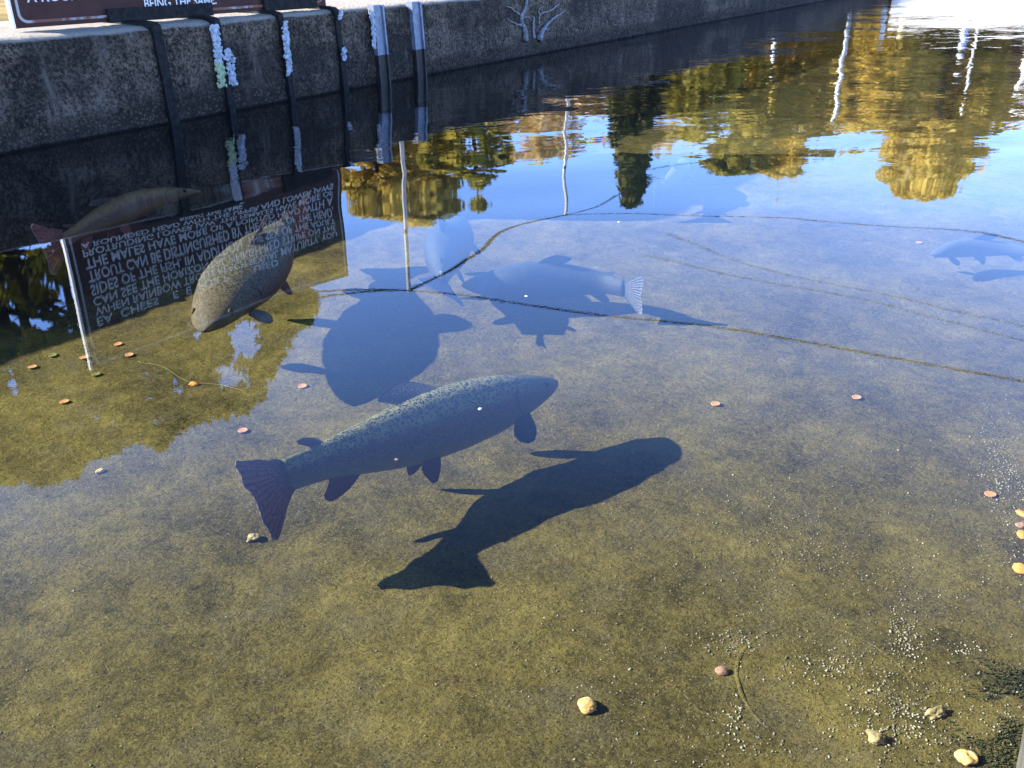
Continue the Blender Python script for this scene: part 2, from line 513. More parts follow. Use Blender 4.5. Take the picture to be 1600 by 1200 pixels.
# ------------------------------------------------------------------ straps and boards on the wall, with lichen
def wall_root(name, u):
    return empty(name, W(u, 0, 0), WROT)
def lichen(parent, cx, half, z0, z1, n0, mat, count, name='lichen', seed=0):
    """a crust of small overlapping flakes on the face, local frame of the strap (x along wall, y away from pond)"""
    r = random.Random(seed)
    mb = MB()
    for i in range(count):
        z = r.uniform(z0, z1)
        x = cx + r.gauss(0, half * 0.55)
        s = r.uniform(0.005, 0.013)
        k = 7
        tilt = V((r.uniform(-.5, .5), -1, r.uniform(-.5, .5))).normalized()
        a = tilt.cross(V((0, 0, 1))).normalized(); b = tilt.cross(a)
        y = -n0 - r.uniform(0.002, 0.010) + 0.066 * max(0, z) * 0
        c = V((x, y, z))
        ring = [c + (a * math.cos(2*PI*j/k) + b * math.sin(2*PI*j/k)) * s * r.uniform(0.55, 1.2) for j in range(k)]
        top = c + tilt * 0.004
        mb.add([top] + ring + [q - tilt * 0.004 for q in ring],
               [(0, 1 + j, 1 + (j + 1) % k) for j in range(k)] + [(1 + j, 1 + k + j, 1 + k + (j + 1) % k, 1 + (j + 1) % k) for j in range(k)])
    return mb.build(name, mat, parent)

def strap(px, py, width, label, mat, top_len=0.5, zlo=-0.12, proud=0.016, group='straps over the wall', cat='metal strap', name='metal_strap'):
    u, _ = wall_uz(px, py)
    root = wall_root(name, u)
    tag(root, label, cat, group)
    h = width / 2
    def face_n(z): return -0.025 * max(z, 0) / 0.38
    # upright leg on the face
    mb = MB()
    for z0, z1 in ((zlo, 0.0), (0.0, 0.40)):
        n0, n1 = face_n(z0), face_n(z1)
        vs = []
        for z, n in ((z0, n0), (z1, n1)):
            vs += [V((-h, -(n + proud), z)), V((h, -(n + proud), z)), V((h, -(n - 0.012), z)), V((-h, -(n - 0.012), z))]
        mb.add(vs, [(0,1,5,4),(1,2,6,5),(3,0,4,7)])
    # rounded knee and the leg across the top
    prof = [(face_n(.4) + proud, 0.40), (-0.030 + proud, 0.43), (-0.045 + proud * .6, 0.443), (-0.075, 0.4475), (-top_len, 0.4485)]
    inner = [(-0.05, 0.40), (-0.06, 0.41), (-0.07, 0.415), (-0.085, 0.42), (-top_len, 0.42)]
    for i in range(len(prof) - 1):
        (n0, z0), (n1, z1) = prof[i], prof[i + 1]
        (a0, b0), (a1, b1) = inner[i], inner[i + 1]
        mb.add([V((-h, -n0, z0)), V((h, -n0, z0)), V((h, -n1, z1)), V((-h, -n1, z1)),
                V((-h, -a0, b0)), V((h, -a0, b0)), V((h, -a1, b1)), V((-h, -a1, b1))],
               [(0,1,2,3), (1,5,6,2), (4,0,3,7)])
    b = mb.build('bar', mat, root)
    return root, u

def zat(u_px, py):
    return wall_uz(u_px, py)[1]
r1, _ = strap(272, 195, 0.050, 'dark steel strap over the wall without any lichen, nearest the end of the sign', M['strap'])
r2, _ = strap(362, 182, 0.036, 'dark steel strap with the thickest white and green lichen', M['strap'])
lichen(r2, -0.036, 0.020, 0.24, 0.41, 0.0, M['lichen'], 210, seed=1)
lichen(r2, -0.036, 0.018, 0.13, 0.25, 0.0, M['green_lichen'], 130, seed=2)
lichen(r2, 0.026, 0.018, 0.13, 0.30, 0.006, M['lichen'], 120, seed=3)
r3, _ = strap(456, 165, 0.034, 'dark steel strap with one long narrow streak of white lichen', M['strap'])
lichen(r3, -0.008, 0.013, 0.14, 0.40, 0.014, M['lichen'], 190, seed=4)
r4, _ = strap(538, 137, 0.036, 'dark steel strap with two small lichen spots', M['strap'])
lichen(r4, 0.0, 0.012, 0.17, 0.23, 0.014, M['lichen'], 45, seed=5)
lichen(r4, -0.003, 0.012, 0.385, 0.42, 0.014, M['lichen'], 25, seed=6)

def two_tone_board(px, py, width, label):
    u, _ = wall_uz(px, py)
    root = wall_root('channel_board', u)
    tag(root, label, 'board', 'pale channel boards on the wall')
    h = width / 2
    def piece(z0, z1, mat, name):
        mb = MB()
        n0, n1 = -0.025 * max(z0, 0) / .38, -0.025 * max(z1, 0) / .38
        for x0, x1, pr in ((-h, -h + 0.014, 0.028), (-h + 0.014, h - 0.014, 0.016), (h - 0.014, h, 0.028)):
            vs = []
            for z, n in ((z0, n0), (z1, n1)):
                vs += [V((x0, -(n + pr), z)), V((x1, -(n + pr), z)), V((x1, -(n - .02), z)), V((x0, -(n - .02), z))]
            mb.add(vs, [(0,1,5,4),(1,2,6,5),(2,3,7,6),(3,0,4,7),(4,5,6,7),(3,2,1,0)])
        mb.build(name, mat, root)
    piece(0.165, 0.437, M['board'], 'painted_face')
    piece(-0.15, 0.165, M['board_wet'], 'wet_foot')
    return root
M['board'] = simple_noise_mat('weathered_white_board', (0.10, 0.115, 0.15), (0.18, 0.20, 0.25), 22, 0.5, 0.5, bump=0.003)
M['board_wet'] = simple_noise_mat('algae_black_board', (0.012, 0.010, 0.008), (0.035, 0.027, 0.018), 22, 0.6, 0.3, bump=0.003)
b1 = two_tone_board(599, 134, 0.095, 'pale board upright on the wall with lichen along one edge, dark at its foot')
lichen(b1, -0.066, 0.012, 0.21, 0.41, 0.0, M['lichen'], 120, seed=7)
b2 = two_tone_board(656, 120, 0.095, 'clean pale board upright on the wall, no lichen, dark at its foot')

# white root on the wall
def root_growth():
    u0, _ = wall_uz(838, 60)
    root = wall_root('dried_root', u0)
    tag(root, 'bleached white branching dried root clinging to the concrete wall', 'root')
    def P(x, y, out=0.012):
        px, py = 600 + x * 0.3125, y * 0.3125
        u, z = wall_uz(px, py, 0.0)
        return V((u - u0, -(out - 0.025 * max(z, 0) / .38), z))
    def br(pts, r0, r1, name):
        q = bez([P(*p) for p in pts], 5 * (len(pts) - 1))
        k = len(q) - 1
        mb = MB(); mb.tube([p + V((random.uniform(-.004, .004), 0, random.uniform(-.004, .004))) for p in q], [r0 + (r1 - r0) * (i / k) ** 0.6 for i in range(k + 1)], 6)
        mb.build(name, M['white_root'], root, True)
    br([(704, 205), (708, 165), (696, 125), (692, 80), (714, 40), (722, -4)], 0.026, 0.010, 'stem')
    br([(746, 192), (748, 130), (752, 84)], 0.014, 0.006, 'stem')
    br([(772, 198), (786, 165), (808, 132), (845, 95), (905, 58)], 0.034, 0.005, 'stem')
    br([(696, 126), (680, 122), (660, 126)], 0.009, 0.004, 'twig')
    br([(691, 76), (668, 62), (640, 40), (622, 36)], 0.008, 0.003, 'twig')
    br([(692, 96), (720, 85), (740, 100)], 0.007, 0.003, 'twig')
    br([(800, 135), (812, 148), (826, 148)], 0.010, 0.004, 'twig')
    br([(778, 125), (784, 75), (845, 48), (880, 18)], 0.009, 0.005, 'twig')
    br([(784, 74), (778, 50), (800, 30)], 0.007, 0.003, 'twig')
    br([(694, 130), (640, 110), (620, 92)], 0.006, 0.003, 'twig')
root_growth()

# ------------------------------------------------------------------ the sign
def border_mat():
    m = newmat('sign_border_paint', (0.30, 0.29, 0.28), 0.5, 0.3)
    g = N(m)
    p = g.obj(); s = g.sep(p)
    low = g.math('MULTIPLY', g.map(s[2], 0.06, 0.03), g.map(s[0], 0.06, 0.09))
    g.color(g.mix(g.math('MULTIPLY', low, g.map(g.noise(p, 18, 3), 0.3, 0.5)), (0.30, 0.29, 0.28), (0.16, 0.055, 0.03)))
    return m
M['sign_border'] = border_mat()
def rounded(w, h, r, n=6):
    pts = []
    for cx, cy, a0 in ((w - r, h - r, 0), (r, h - r, 90), (r, r, 180), (w - r, r, 270)):
        for k in range(n + 1):
            a = math.radians(a0 + 90 * k / n)
            pts.append((cx + r * math.cos(a), cy + r * math.sin(a)))
    return pts
def sign():
    L = V((-2.10, 4.13, 0)); R = V((-1.04, 5.51, 0))
    wdt = (R - L).length
    z0, z1 = 0.445, 1.165
    h = z1 - z0
    rz = math.atan2((R - L).y, (R - L).x)
    root = empty('information_sign', (L.x, L.y, z0), rz)      # local x along sign, -y towards the pond
    tag(root, 'large brown information sign with white capital lettering standing on the wall', 'sign')
    mb = MB(); mb.box((0, 0.0, 0), (wdt, 0.016, h)); mb.build('panel', M['sign_brown'], root)
    mb = MB(); mb.box((-0.011, -0.003, 0.002), (-0.0005, 0.019, h - 0.002)); mb.build('panel_edge', M['alu'], root)
    mb = MB(); mb.box((0.0, -0.002, h + 0.0005), (wdt, 0.018, h + 0.006)); mb.build('panel_edge', M['strap'], root)
    # border line
    o_ = [(x + 0.018, y + 0.018) for x, y in rounded(wdt - 0.036, h - 0.036, 0.04)]
    i_ = [(x + 0.029, y + 0.029) for x, y in rounded(wdt - 0.058, h - 0.058, 0.030)]
    n = len(o_)
    vs = [V((x, -0.003, y)) for x, y in o_] + [V((x, -0.003, y)) for x, y in i_] + [V((x, 0.001, y)) for x, y in o_] + [V((x, 0.001, y)) for x, y in i_]
    fs = []
    for k in range(n):
        k2 = (k + 1) % n
        fs += [(k, n + k, n + k2, k2), (k, k2, 2*n + k2, 2*n + k), (n + k, 3*n + k, 3*n + k2, n + k2)]
    mesh('border', vs, fs, M['sign_border'], root)
    # lettering
    lines = ['', 'EA  CHEES    E  E  FOR P        USED',
             'WHEN RAINBOW TROUT REACH SEXUAL MATURITY, YOU',
             'CAN SEE THE HORIZONTAL PINKISH-RED STRIPE ON THE',
             'SIDES OF THE FISH. IN ADDITION, THE SEX OF THE ADULT',
             'TROUT CAN BE DISTINGUISHED BY THE SHAPE OF THE HEAD.',
             'THE MALES HAVE MORE OF A POINTED HEAD WITH A',
             'PROTRUDING LOWER JAW. THE FEMALES HAVE MORE OF',
             'A ROUNDED HEAD WITH THE UPPER AND LOWER JAWS',
             'BEING THE SAME.']
    allv, allf = [], []
    for i, s in enumerate(reversed(lines)):
        if not s: continue
        base = 0.492 - z0 + 0.0525 * i
        cu = bpy.data.curves.new('line', 'FONT')
        cu.body = s; cu.size = 0.060; cu.align_x = 'LEFT'; cu.offset = 0.0006
        cu.resolution_u = 3; cu.extrude = 0.0012
        to = bpy.data.objects.new('line', cu); COL.objects.link(to)
        dg = bpy.context.evaluated_depsgraph_get(); dg.update()
        me = bpy.data.meshes.new_from_object(to.evaluated_get(dg))
        co = np.empty(len(me.vertices) * 3); me.vertices.foreach_get('co', co); co = co.reshape(-1, 3)
        w0 = co[:, 0].max() - co[:, 0].min()
        if i == 0:
            sx = 0.86; x0 = wdt * 0.47 - w0 * sx / 2 - co[:, 0].min() * sx
        else:
            target = min(wdt - 0.14, w0 * 1.25)
            sx = target / w0; x0 = 0.07 - co[:, 0].min() * sx
        b = len(allv)
        allv += [V((x0 + c[0] * sx, -0.0022 - c[2], base + c[1])) for c in co]
        allf += [tuple(b + v for v in p.vertices) for p in me.polygons]
        bpy.data.objects.remove(to); bpy.data.curves.remove(cu); bpy.data.meshes.remove(me)
    mesh('lettering', allv, allf, M['sign_white'], root)
    # dark clamps holding the foot of the sign
    for x0, x1 in ((0.42, 0.98), (1.30, 1.66)):
        mb = MB(); mb.box((x0, -0.020, -0.004), (x1, 0.034, 0.055)); mb.build('clamp', M['strap'], root)
sign()

# ------------------------------------------------------------------ poles and cables
def pole(x, y, top, r, label, name='net_post', group='posts along the pond'):
    root = empty(name, (x, y, 0.36))
    tag(root, label, 'post', group)
    h = top - 0.36
    mb = MB(); mb.tube([(0, 0, -0.05), (0, 0, h * .5), (0, 0, h)], r, 10); mb.build('pipe', M['post'], root, True)
    mb = MB(); mb.tube([(0, 0, h + 0.0005), (0, 0, h + 0.012), (0, 0, h + 0.02)], [r * 1.25, r * 1.25, r * .6], 10); mb.build('cap', M['post'], root, True)
    mb = MB(); mb.tube([(0, -r - 0.004, h * .62), (0, -r - 0.004, h * .62 + 0.05)], 0.012, 6); mb.build('clip', M['rust'], root)
    return V((x, y, top))
p1 = mir(641, 467, 6.75)
p2 = mir(881, 340, 8.75)
p3 = mir(1303, 190, 14.6)
T1 = pole(p1.x, p1.y, p1.z, 0.016, 'pale pipe post just beyond the clean pale board, its reflection ending where dark cables meet')
T2 = pole(p2.x, p2.y, p2.z, 0.016, 'pale pipe post beyond the white root, reflected beside the dark conifer')
T3 = pole(p3.x, p3.y, p3.z, 0.030, 'tall pale post far along the wall, reflected as a long zigzag among golden trees')
def cable(a, b, sag, r, label, group='net cables over the pond'):
    a, b = V(a), V(b)
    pts = []
    for k in range(33):
        t = k / 32
        p = a.lerp(b, t); p.z -= sag * 4 * t * (1 - t)
        pts.append(p)
    mb = MB(); mb.tube(pts, r, 6)
    o = mb.build('net_cable', M['cable'], smooth=True)
    tag(o, label, 'cable', group)
e1 = mir(1600, 617, 4.95); e1 = T1 + (e1 - T1) * 1.35
cable(T1, e1, 0.10, 0.0055, 'dark cable mirrored as the boldest line right across the pond')
e2 = mir(1600, 400, 7.4); e2 = T2 + (e2 - T2) * 1.25
cable(T2, e2, 0.07, 0.0055, 'dark cable from the post beside the conifer to the right edge of the pond')
cable(T1, T2, 0.05, 0.011, 'thick dark cable slung between the two nearer posts')
cable(T2, T3, 0.10, 0.006, 'cable from the post beside the conifer on towards the far posts')
cable(T1, V((-1.35, 5.2, 1.20)), 0.02, 0.006, 'short cable running from the nearest post down to the sign')
cable(T1, mir(480, 481, 5.3), 0.02, 0.007, 'cable from the nearest post passing in front of the sign top')
cable(mir(1000, 417, 7.2), mir(1640, 548, 5.2), 0.03, 0.0025, 'thin faint wire over the middle of the pond below the dark fish shadows')
cable(mir(1040, 390, 7.6), mir(1640, 525, 5.5), -0.03, 0.0025, 'hair thin upper wire arching over the middle of the pond')

def far_poles():
    # white railing and posts round the far end of the pond
    def wpost(px, py, Y, r, label, mat, name='white_post', z0=0.36):
        t = mir(px, py, Y)
        root = empty(name, (t.x, t.y, z0)); tag(root, label, 'post', 'posts round the far end')
        mb = MB(); mb.tube([(0, 0, -0.05), (0, 0, (t.z - z0) * .5), (0, 0, t.z - z0)], r, 10); mb.build('pipe', mat, root, True)
        mb = MB(); mb.tube([(0, 0, t.z - z0 + 0.001), (0, 0, t.z - z0 + 0.03)], [r * 1.2, r * .8], 10); mb.build('cap', mat, root, True)
        return root, t
    wpost(1376, 60, 21, 0.05, 'short stout white post reflected left of the blue post', M['white_paint'])
    wpost(1207, 92, 18, 0.03, 'tiny white post low among the golden trees', M['white_paint'])
    r_, t = wpost(1500, 85, 18.2, 0.06, 'white post with a blue wrapped middle at the end of the pond', M['white_paint'], 'banded_post')
    hh = t.z - 0.36
    for k in range(3):
        mb = MB(); mb.tube([(0, 0, hh * (.2 + .25 * k)), (0, 0, hh * (.36 + .25 * k))], 0.075, 12)
        mb.build('blue_band', M['blue_paint'], r_, True)
    wpost(1505, 152, 19.5, 0.022, 'thin pale pole rising behind the blue banded post', M['post'])
    # white pipe railing
    a = mir(1588, 150, 17.0)
    root = empty('pipe_railing', (a.x, a.y, 0.535), WROT - PI / 2)
    tag(root, 'white pipe railing standing on the far end wall', 'railing')
    H = a.z - 0.535
    for k in range(4):
        mb = MB(); mb.tube([(k * 0.9, 0, -0.01), (k * 0.9, 0, H)], 0.035, 8); mb.build('upright', M['white_paint'], root, True)
    for zz in (0.45, 0.70, 0.97):
        mb = MB(); mb.tube([(-0.05, 0, H * zz), (2.75, 0, H * zz)], 0.03, 8); mb.build('rail', M['white_paint'], root, True)
    y = mir(1412, 18, 17.4)
    root = empty('marker_post', (y.x, y.y, 0.36)); tag(root, 'short yellow marker post at the left end of the white end wall', 'post')
    mb = MB(); mb.tube([(0, 0, -.05), (0, 0, .35)], 0.05, 8); mb.build('pipe', M['yellow_paint'], root, True)
    mb = MB(); mb.tube([(0, 0, .351), (0, 0, .40)], [0.055, 0.04], 8); mb.build('cap', M['white_paint'], root, True)
far_poles()

# ------------------------------------------------------------------ trout
def fish_mat(name, back, flank, belly, stripe, spot=0.9, head=None, spot_scale=125):
    m = newmat(name, flank, 0.45, 0.25)
    g = N(m)
    v = g.attr('vert'); s = g.attr('along')
    uv = g.n('ShaderNodeUVMap').outputs[0]
    nz = g.noise(g.mapping(uv, scale=(14, 14, 14)), 1.0, 4, 0.6)
    vv = g.math('ADD', v, g.math('MULTIPLY', g.math('SUBTRACT', nz, 0.5), 0.30))
    c = g.mix(g.map(vv, -0.95, -0.45), belly, flank)
    c = g.mix(g.map(vv, 0.05, 0.6), c, back)
    band = g.math('MULTIPLY', g.map(vv, -0.35, -0.05), g.map(vv, 0.42, 0.12))
    c = g.mix(g.math('MULTIPLY', band, 0.9), c, stripe)
    if head:
        c = g.mix(g.math('MULTIPLY', g.map(s, 0.24, 0.10), 0.8), c, head)
    c = g.mix(g.map(g.noise(g.mapping(uv, scale=(38, 38, 38)), 1.0, 6, 0.7), 0.42, 0.62, 0.0, 0.55), c, tuple(q * 0.45 for q in flank))
    sc = g.vor(g.mapping(uv, scale=(300, 300, 1)), 1.0, 'F1', 0.35).outputs['Distance']
    c = g.mix(g.math('MULTIPLY', g.map(sc, 0.35, 0.7), 0.28), c, tuple(min(1, q * 1.7) for q in back))
    warp = g.n('ShaderNodeVectorMath', operation='ADD')
    nv = g.n('ShaderNodeTexNoise'); g.set(nv.inputs['Vector'], uv); nv.inputs['Scale'].default_value = 60; nv.inputs['Detail'].default_value = 1
    sm = g.n('ShaderNodeVectorMath', operation='SCALE'); g.set(sm.inputs[0], nv.outputs['Color']); sm.inputs['Scale'].default_value = 0.006
    g.set(warp.inputs[0], uv); g.set(warp.inputs[1], sm.outputs[0])
    sp_ = g.vor(warp.outputs[0], spot_scale, 'F1', 0.9)
    d = sp_.outputs['Distance']
    size = g.math('MULTIPLY_ADD', g.sep(sp_.outputs['Color'])[0], 0.22, 0.30)
    spots = g.map(g.math('SUBTRACT', d, size), 0.06, -0.06)
    where = g.math('MULTIPLY', g.map(v, -0.70, -0.15), g.map(s, 0.03, 0.24, 0.6, 1.0))
    c = g.mix(g.math('MULTIPLY', spots, g.math('MULTIPLY', where, spot)), c, (0.010, 0.012, 0.010))
    # gill cover edge and mouth line
    gill = g.math('ADD', s, g.math('MULTIPLY', g.math('MULTIPLY', v, v), 0.05))
    gl = g.math('MULTIPLY', g.map(g.math('ABSOLUTE', g.math('SUBTRACT', gill, 0.222)), 0.006, 0.0015), g.map(v, 0.62, 0.45))
    c = g.mix(g.math('MULTIPLY', gl, 0.75), c, (0.012, 0.010, 0.012))
    mo = g.math('ABSOLUTE', g.math('ADD', v, g.math('MULTIPLY_ADD', s, 4.0, 0.30)))
    ml = g.math('MULTIPLY', g.map(mo, 0.08, 0.02), g.map(s, 0.095, 0.08))
    c = g.mix(g.math('MULTIPLY', ml, 0.7), c, (0.008, 0.007, 0.008))
    g.color(c)
    g.normal(g.bump(g.math('ADD', g.math('MULTIPLY', sc, -0.0012), g.math('MULTIPLY', g.math('ADD', gl, ml), -0.004)), 1.0))
    return m
def fin_mat(name, a, b, freq=240):
    m = newmat(name, a, 0.5, 0.25)
    g = N(m)
    uv = g.n('ShaderNodeUVMap').outputs[0]
    s = g.sep(uv)
    w = g.n('ShaderNodeTexWave'); g.set(w.inputs['Vector'], uv); w.inputs['Scale'].default_value = 9; w.inputs['Distortion'].default_value = 3.5
    w.inputs['Detail'].default_value = 2; w.inputs['Detail Scale'].default_value = 2.0
    sp_ = g.vor(g.mapping(uv, scale=(26, 16, 1)), 1.0).outputs['Distance']
    c = g.mix(w.outputs['Fac'], a, b)
    c = g.mix(g.math('MULTIPLY', g.map(sp_, 0.42, 0.24), 0.75), c, tuple(q * 0.12 for q in a))
    c = g.mix(g.map(s[1], 0.95, 1.0, 0.0, 0.5), c, (0.20, 0.19, 0.19))
    g.color(c)
    t = g.n('ShaderNodeBsdfTranslucent'); g.set(t.inputs[0], c)
    mx = g.n('ShaderNodeMixShader'); mx.inputs[0].default_value = 0.12
    g.set(mx.inputs[1], g.b.outputs[0]); g.set(mx.inputs[2], t.outputs[0])
    g.set(g.t.nodes['Material Output'].inputs['Surface'], mx.outputs[0])
    g.normal(g.bump(w.outputs['Fac'], 0.0025))
    return m
FM = {
    'silver': (fish_mat('trout_grey_green', (0.150, 0.138, 0.050), (0.050, 0.041, 0.015), (0.096, 0.080, 0.028), (0.052, 0.008, 0.006), spot=1.0, head=(0.034, 0.028, 0.018), spot_scale=138),
               fin_mat('dark_red_fin', (0.085, 0.020, 0.010), (0.170, 0.055, 0.026)), fin_mat('dark_fin', (0.006, 0.004, 0.003), (0.016, 0.010, 0.006))),
    'olive': (fish_mat('trout_olive', (0.085, 0.072, 0.030), (0.046, 0.034, 0.016), (0.050, 0.022, 0.016), (0.075, 0.026, 0.022), spot=1.0, head=(0.120, 0.080, 0.028), spot_scale=125),
              fin_mat('orange_fin', (0.16, 0.045, 0.024), (0.11, 0.028, 0.020)), fin_mat('pale_fin', (0.16, 0.14, 0.12), (0.24, 0.21, 0.19))),
    'brown': (fish_mat('trout_brown', (0.215, 0.110, 0.030), (0.085, 0.038, 0.014), (0.05, 0.024, 0.012), (0.07, 0.022, 0.014), spot=0.5, head=(0.14, 0.080, 0.036), spot_scale=175),
              fin_mat('brown_red_fin', (0.24, 0.055, 0.03), (0.14, 0.032, 0.02)), fin_mat('brown_fin', (0.05, 0.028, 0.018), (0.08, 0.045, 0.03))),
    'pale': (fish_mat('trout_dim', (0.026, 0.030, 0.026), (0.018, 0.020, 0.020), (0.05, 0.05, 0.05), (0.024, 0.018, 0.018), spot=0.5, head=(0.055, 0.062, 0.065), spot_scale=175),
             fin_mat('light_fin', (0.060, 0.060, 0.058), (0.095, 0.095, 0.092)), fin_mat('light_edge_fin', (0.022, 0.022, 0.022), (0.045, 0.045, 0.045))),
    'faint': (fish_mat('trout_faint', (0.060, 0.058, 0.040), (0.050, 0.048, 0.036), (0.08, 0.078, 0.06), (0.05, 0.04, 0.034), spot=0.3, head=(0.055, 0.053, 0.040), spot_scale=175),
             fin_mat('faint_fin', (0.045, 0.043, 0.032), (0.065, 0.062, 0.05)), fin_mat('faint_back_fin', (0.04, 0.038, 0.03), (0.06, 0.056, 0.045))),
}
M['eye_black'] = newmat('eye_black', (0.004, 0.004, 0.004), 0.5, 0.1)
M['eye_gold'] = newmat('eye_gold', (0.05, 0.038, 0.014), 0.6, 0.1)

TOP = [(0, .007), (.015, .017), (.05, .033), (.10, .051), (.18, .074), (.28, .094), (.40, .104), (.52, .102), (.64, .091), (.76, .073), (.88, .055), (1, .047)]
BOT = [(0, .008), (.015, .017), (.05, .033), (.10, .051), (.18, .073), (.28, .095), (.40, .107), (.52, .106), (.64, .094), (.76, .072), (.88, .052), (1, .045)]
WID = [(0, .008), (.015, .023), (.05, .040), (.10, .050), (.18, .060), (.28, .068), (.40, .071), (.52, .066), (.64, .055), (.76, .040), (.88, .024), (1, .013)]

def trout(pts, kind, label, roll=0.0, fat=1.0, wide=1.0, tail_bend=None, fold=0.5, pec=(1.0, 1.0), pelv=1.0, tail_twist=0.0, tail=1.0, dorsal_red=False):
    """pts: nose ... tail base, world coordinates of the mid-line; tail_bend: world point the tail fin reaches to"""
    mb_, fr_, fd_ = FM[kind]
    NS, NR = 56, 28
    sp_ = bez(pts, NS)
    cum = [0.0]
    for i in range(NS): cum.append(cum[-1] + (sp_[i + 1] - sp_[i]).length)
    LEN = cum[-1]
    c0 = sp_[NS // 2].copy()
    def frame(i):
        t = (sp_[min(i + 1, NS)] - sp_[max(i - 1, 0)]).normalized()          # towards the tail
        up = V((0, 0, 1)); up = (up - t * up.dot(t)).normalized()
        up = Matrix.Rotation(roll, 3, t) @ up
        side = t.cross(up).normalized()
        return t, up, side
    def fr_at(s):
        k = min(max(s, 0), 1) * LEN
        i = int(np.searchsorted(cum, k)); i = min(max(i, 1), NS)
        f = (k - cum[i - 1]) / max(1e-9, cum[i] - cum[i - 1])
        return (sp_[i - 1].lerp(sp_[i], f),) + frame(i)
    vs, al, ve, uvs = [], [], [], []
    for i in range(NS + 1):
        s = cum[i] / LEN
        t, up, side = frame(i)
        a1, a0, b = interp(TOP, s) * LEN * fat, interp(BOT, s) * LEN * fat, interp(WID, s) * LEN * (1 + (wide - 1) * min(1, (s / .32) ** .8))
        for k in range(NR):
            th = 2 * PI * k / NR
            cy, sy = math.cos(th), math.sin(th)
            hgt = (a1 if cy > 0 else a0) * cy
            w = b * (abs(sy) ** 0.9) * (1 if sy >= 0 else -1) * (1.0 if cy > 0 else 1.03)
            vs.append(sp_[i] + up * hgt + side * w - c0)
            al.append(s); ve.append(cy)
            uvs.append((s * LEN * 1.0, th / (2 * PI) * LEN * 0.55))
    n0 = len(vs)
    t, up, side = frame(0)
    vs.append(sp_[0] - t * LEN * .006 - c0); al.append(0); ve.append(0); uvs.append((0, 0))
    t, up, side = frame(NS)
    vs.append(sp_[NS] + t * LEN * .01 - c0); al.append(1); ve.append(0); uvs.append((LEN, 0))
    fs = [(i*NR + k, (i+1)*NR + k, (i+1)*NR + (k+1) % NR, i*NR + (k+1) % NR) for i in range(NS) for k in range(NR)]
    fs += [(n0, k, (k + 1) % NR) for k in range(NR)] + [(n0 + 1, NS*NR + (k+1) % NR, NS*NR + k) for k in range(NR)]
    me = bpy.data.meshes.new('trout')
    me.from_pydata([tuple(v) for v in vs], [], fs)
    a = me.attributes.new('along', 'FLOAT', 'POINT'); a.data.foreach_set('value', al)
    a = me.attributes.new('vert', 'FLOAT', 'POINT'); a.data.foreach_set('value', ve)
    ul = me.uv_layers.new(name='UVMap')
    for p in me.polygons:
        ks = [me.loops[l].vertex_index for l in p.loop_indices]
        wrap = any(0 < uvs[q][1] and uvs[q][1] > LEN * 0.5 for q in ks)
        for l, q in zip(p.loop_indices, ks):
            u_, v_ = uvs[q]
            if wrap and v_ < LEN * 0.1: v_ += LEN * 0.55
            ul.data[l].uv = (u_, v_)
    me.update()
    bm = bmesh.new(); bm.from_mesh(me); bmesh.ops.recalc_face_normals(bm, faces=bm.faces); bm.to_mesh(me); bm.free()
    root = link_mesh('trout', me, mb_, None, True)
    root.location = c0
    tag(root, label, 'fish', 'trout in the pond')

    def sheet(name, rootpts, outer, mat, thick=0.0035, wave=0.0, nrm=None, rows=6):
        K = len(rootpts)
        g0, g1, g2 = [], [], []
        R_ = rows
        P = [[None] * K for _ in range(R_ + 1)]
        for j in range(R_ + 1):
            for k in range(K):
                P[j][k] = rootpts[k].lerp(outer[k], j / R_)
        nn = nrm if nrm is not None else (rootpts[-1] - rootpts[0]).cross(outer[K // 2] - rootpts[K // 2]).normalized()
        vv, ff, uu = [], [], []
        for sgn in (1, -1):
            for j in range(R_ + 1):
                for k in range(K):
                    th = LEN * thick * (1 - 0.75 * j / R_)
                    wv = wave * LEN * math.sin(k / (K - 1) * PI * 2.2) * (j / R_) ** 1.5
                    vv.append(P[j][k] + nn * (sgn * th * .5 + wv) - c0)
                    uu.append((k / (K - 1), j / R_))
        B = (R_ + 1) * K
        for j in range(R_):
            for k in range(K - 1):
                q = (j*K + k, j*K + k + 1, (j+1)*K + k + 1, (j+1)*K + k)
                ff.append(q); ff.append(tuple(B + i for i in reversed(q)))
        rim = [j*K for j in range(R_ + 1)] + [R_*K + k for k in range(1, K)] + [j*K + K - 1 for j in range(R_ - 1, -1, -1)]
        for i in range(len(rim) - 1):
            ff.append((rim[i + 1], rim[i], B + rim[i], B + rim[i + 1]))
        me = bpy.data.meshes.new(name)
        me.from_pydata([tuple(v) for v in vv], [], ff)
        ul = me.uv_layers.new(name='UVMap')
        for l in me.loops: ul.data[l.index].uv = uu[l.vertex_index]
        me.update()
        o = link_mesh(name, me, mat, root, True)
        return o
    def spline2(pts2, K):
        q = bez([V((x, y, 0)) for x, y in pts2], 40)
        cl = [0.0]
        for i in range(40): cl.append(cl[-1] + (q[i+1] - q[i]).length)
        out = []
        for k in range(K):
            x = cl[-1] * k / (K - 1)
            i = min(max(int(np.searchsorted(cl, x)), 1), 40)
            f = (x - cl[i-1]) / max(1e-9, cl[i] - cl[i-1])
            out.append(q[i-1].lerp(q[i], f))
        return out
    rr = random.Random(int(abs(c0.x * 1000) + abs(c0.y * 1000)))
    # tail fin: fans out in the vertical plane of the tail
    c, t, up, side = fr_at(1.0)
    if tail_bend is not None:
        t2 = (V(tail_bend) - c).normalized()
    else:
        t2 = t
    up2 = (up - t2 * up.dot(t2)).normalized()
    up2 = Matrix.Rotation(tail_twist, 3, t2) @ up2
    K = 23
    S = LEN * tail
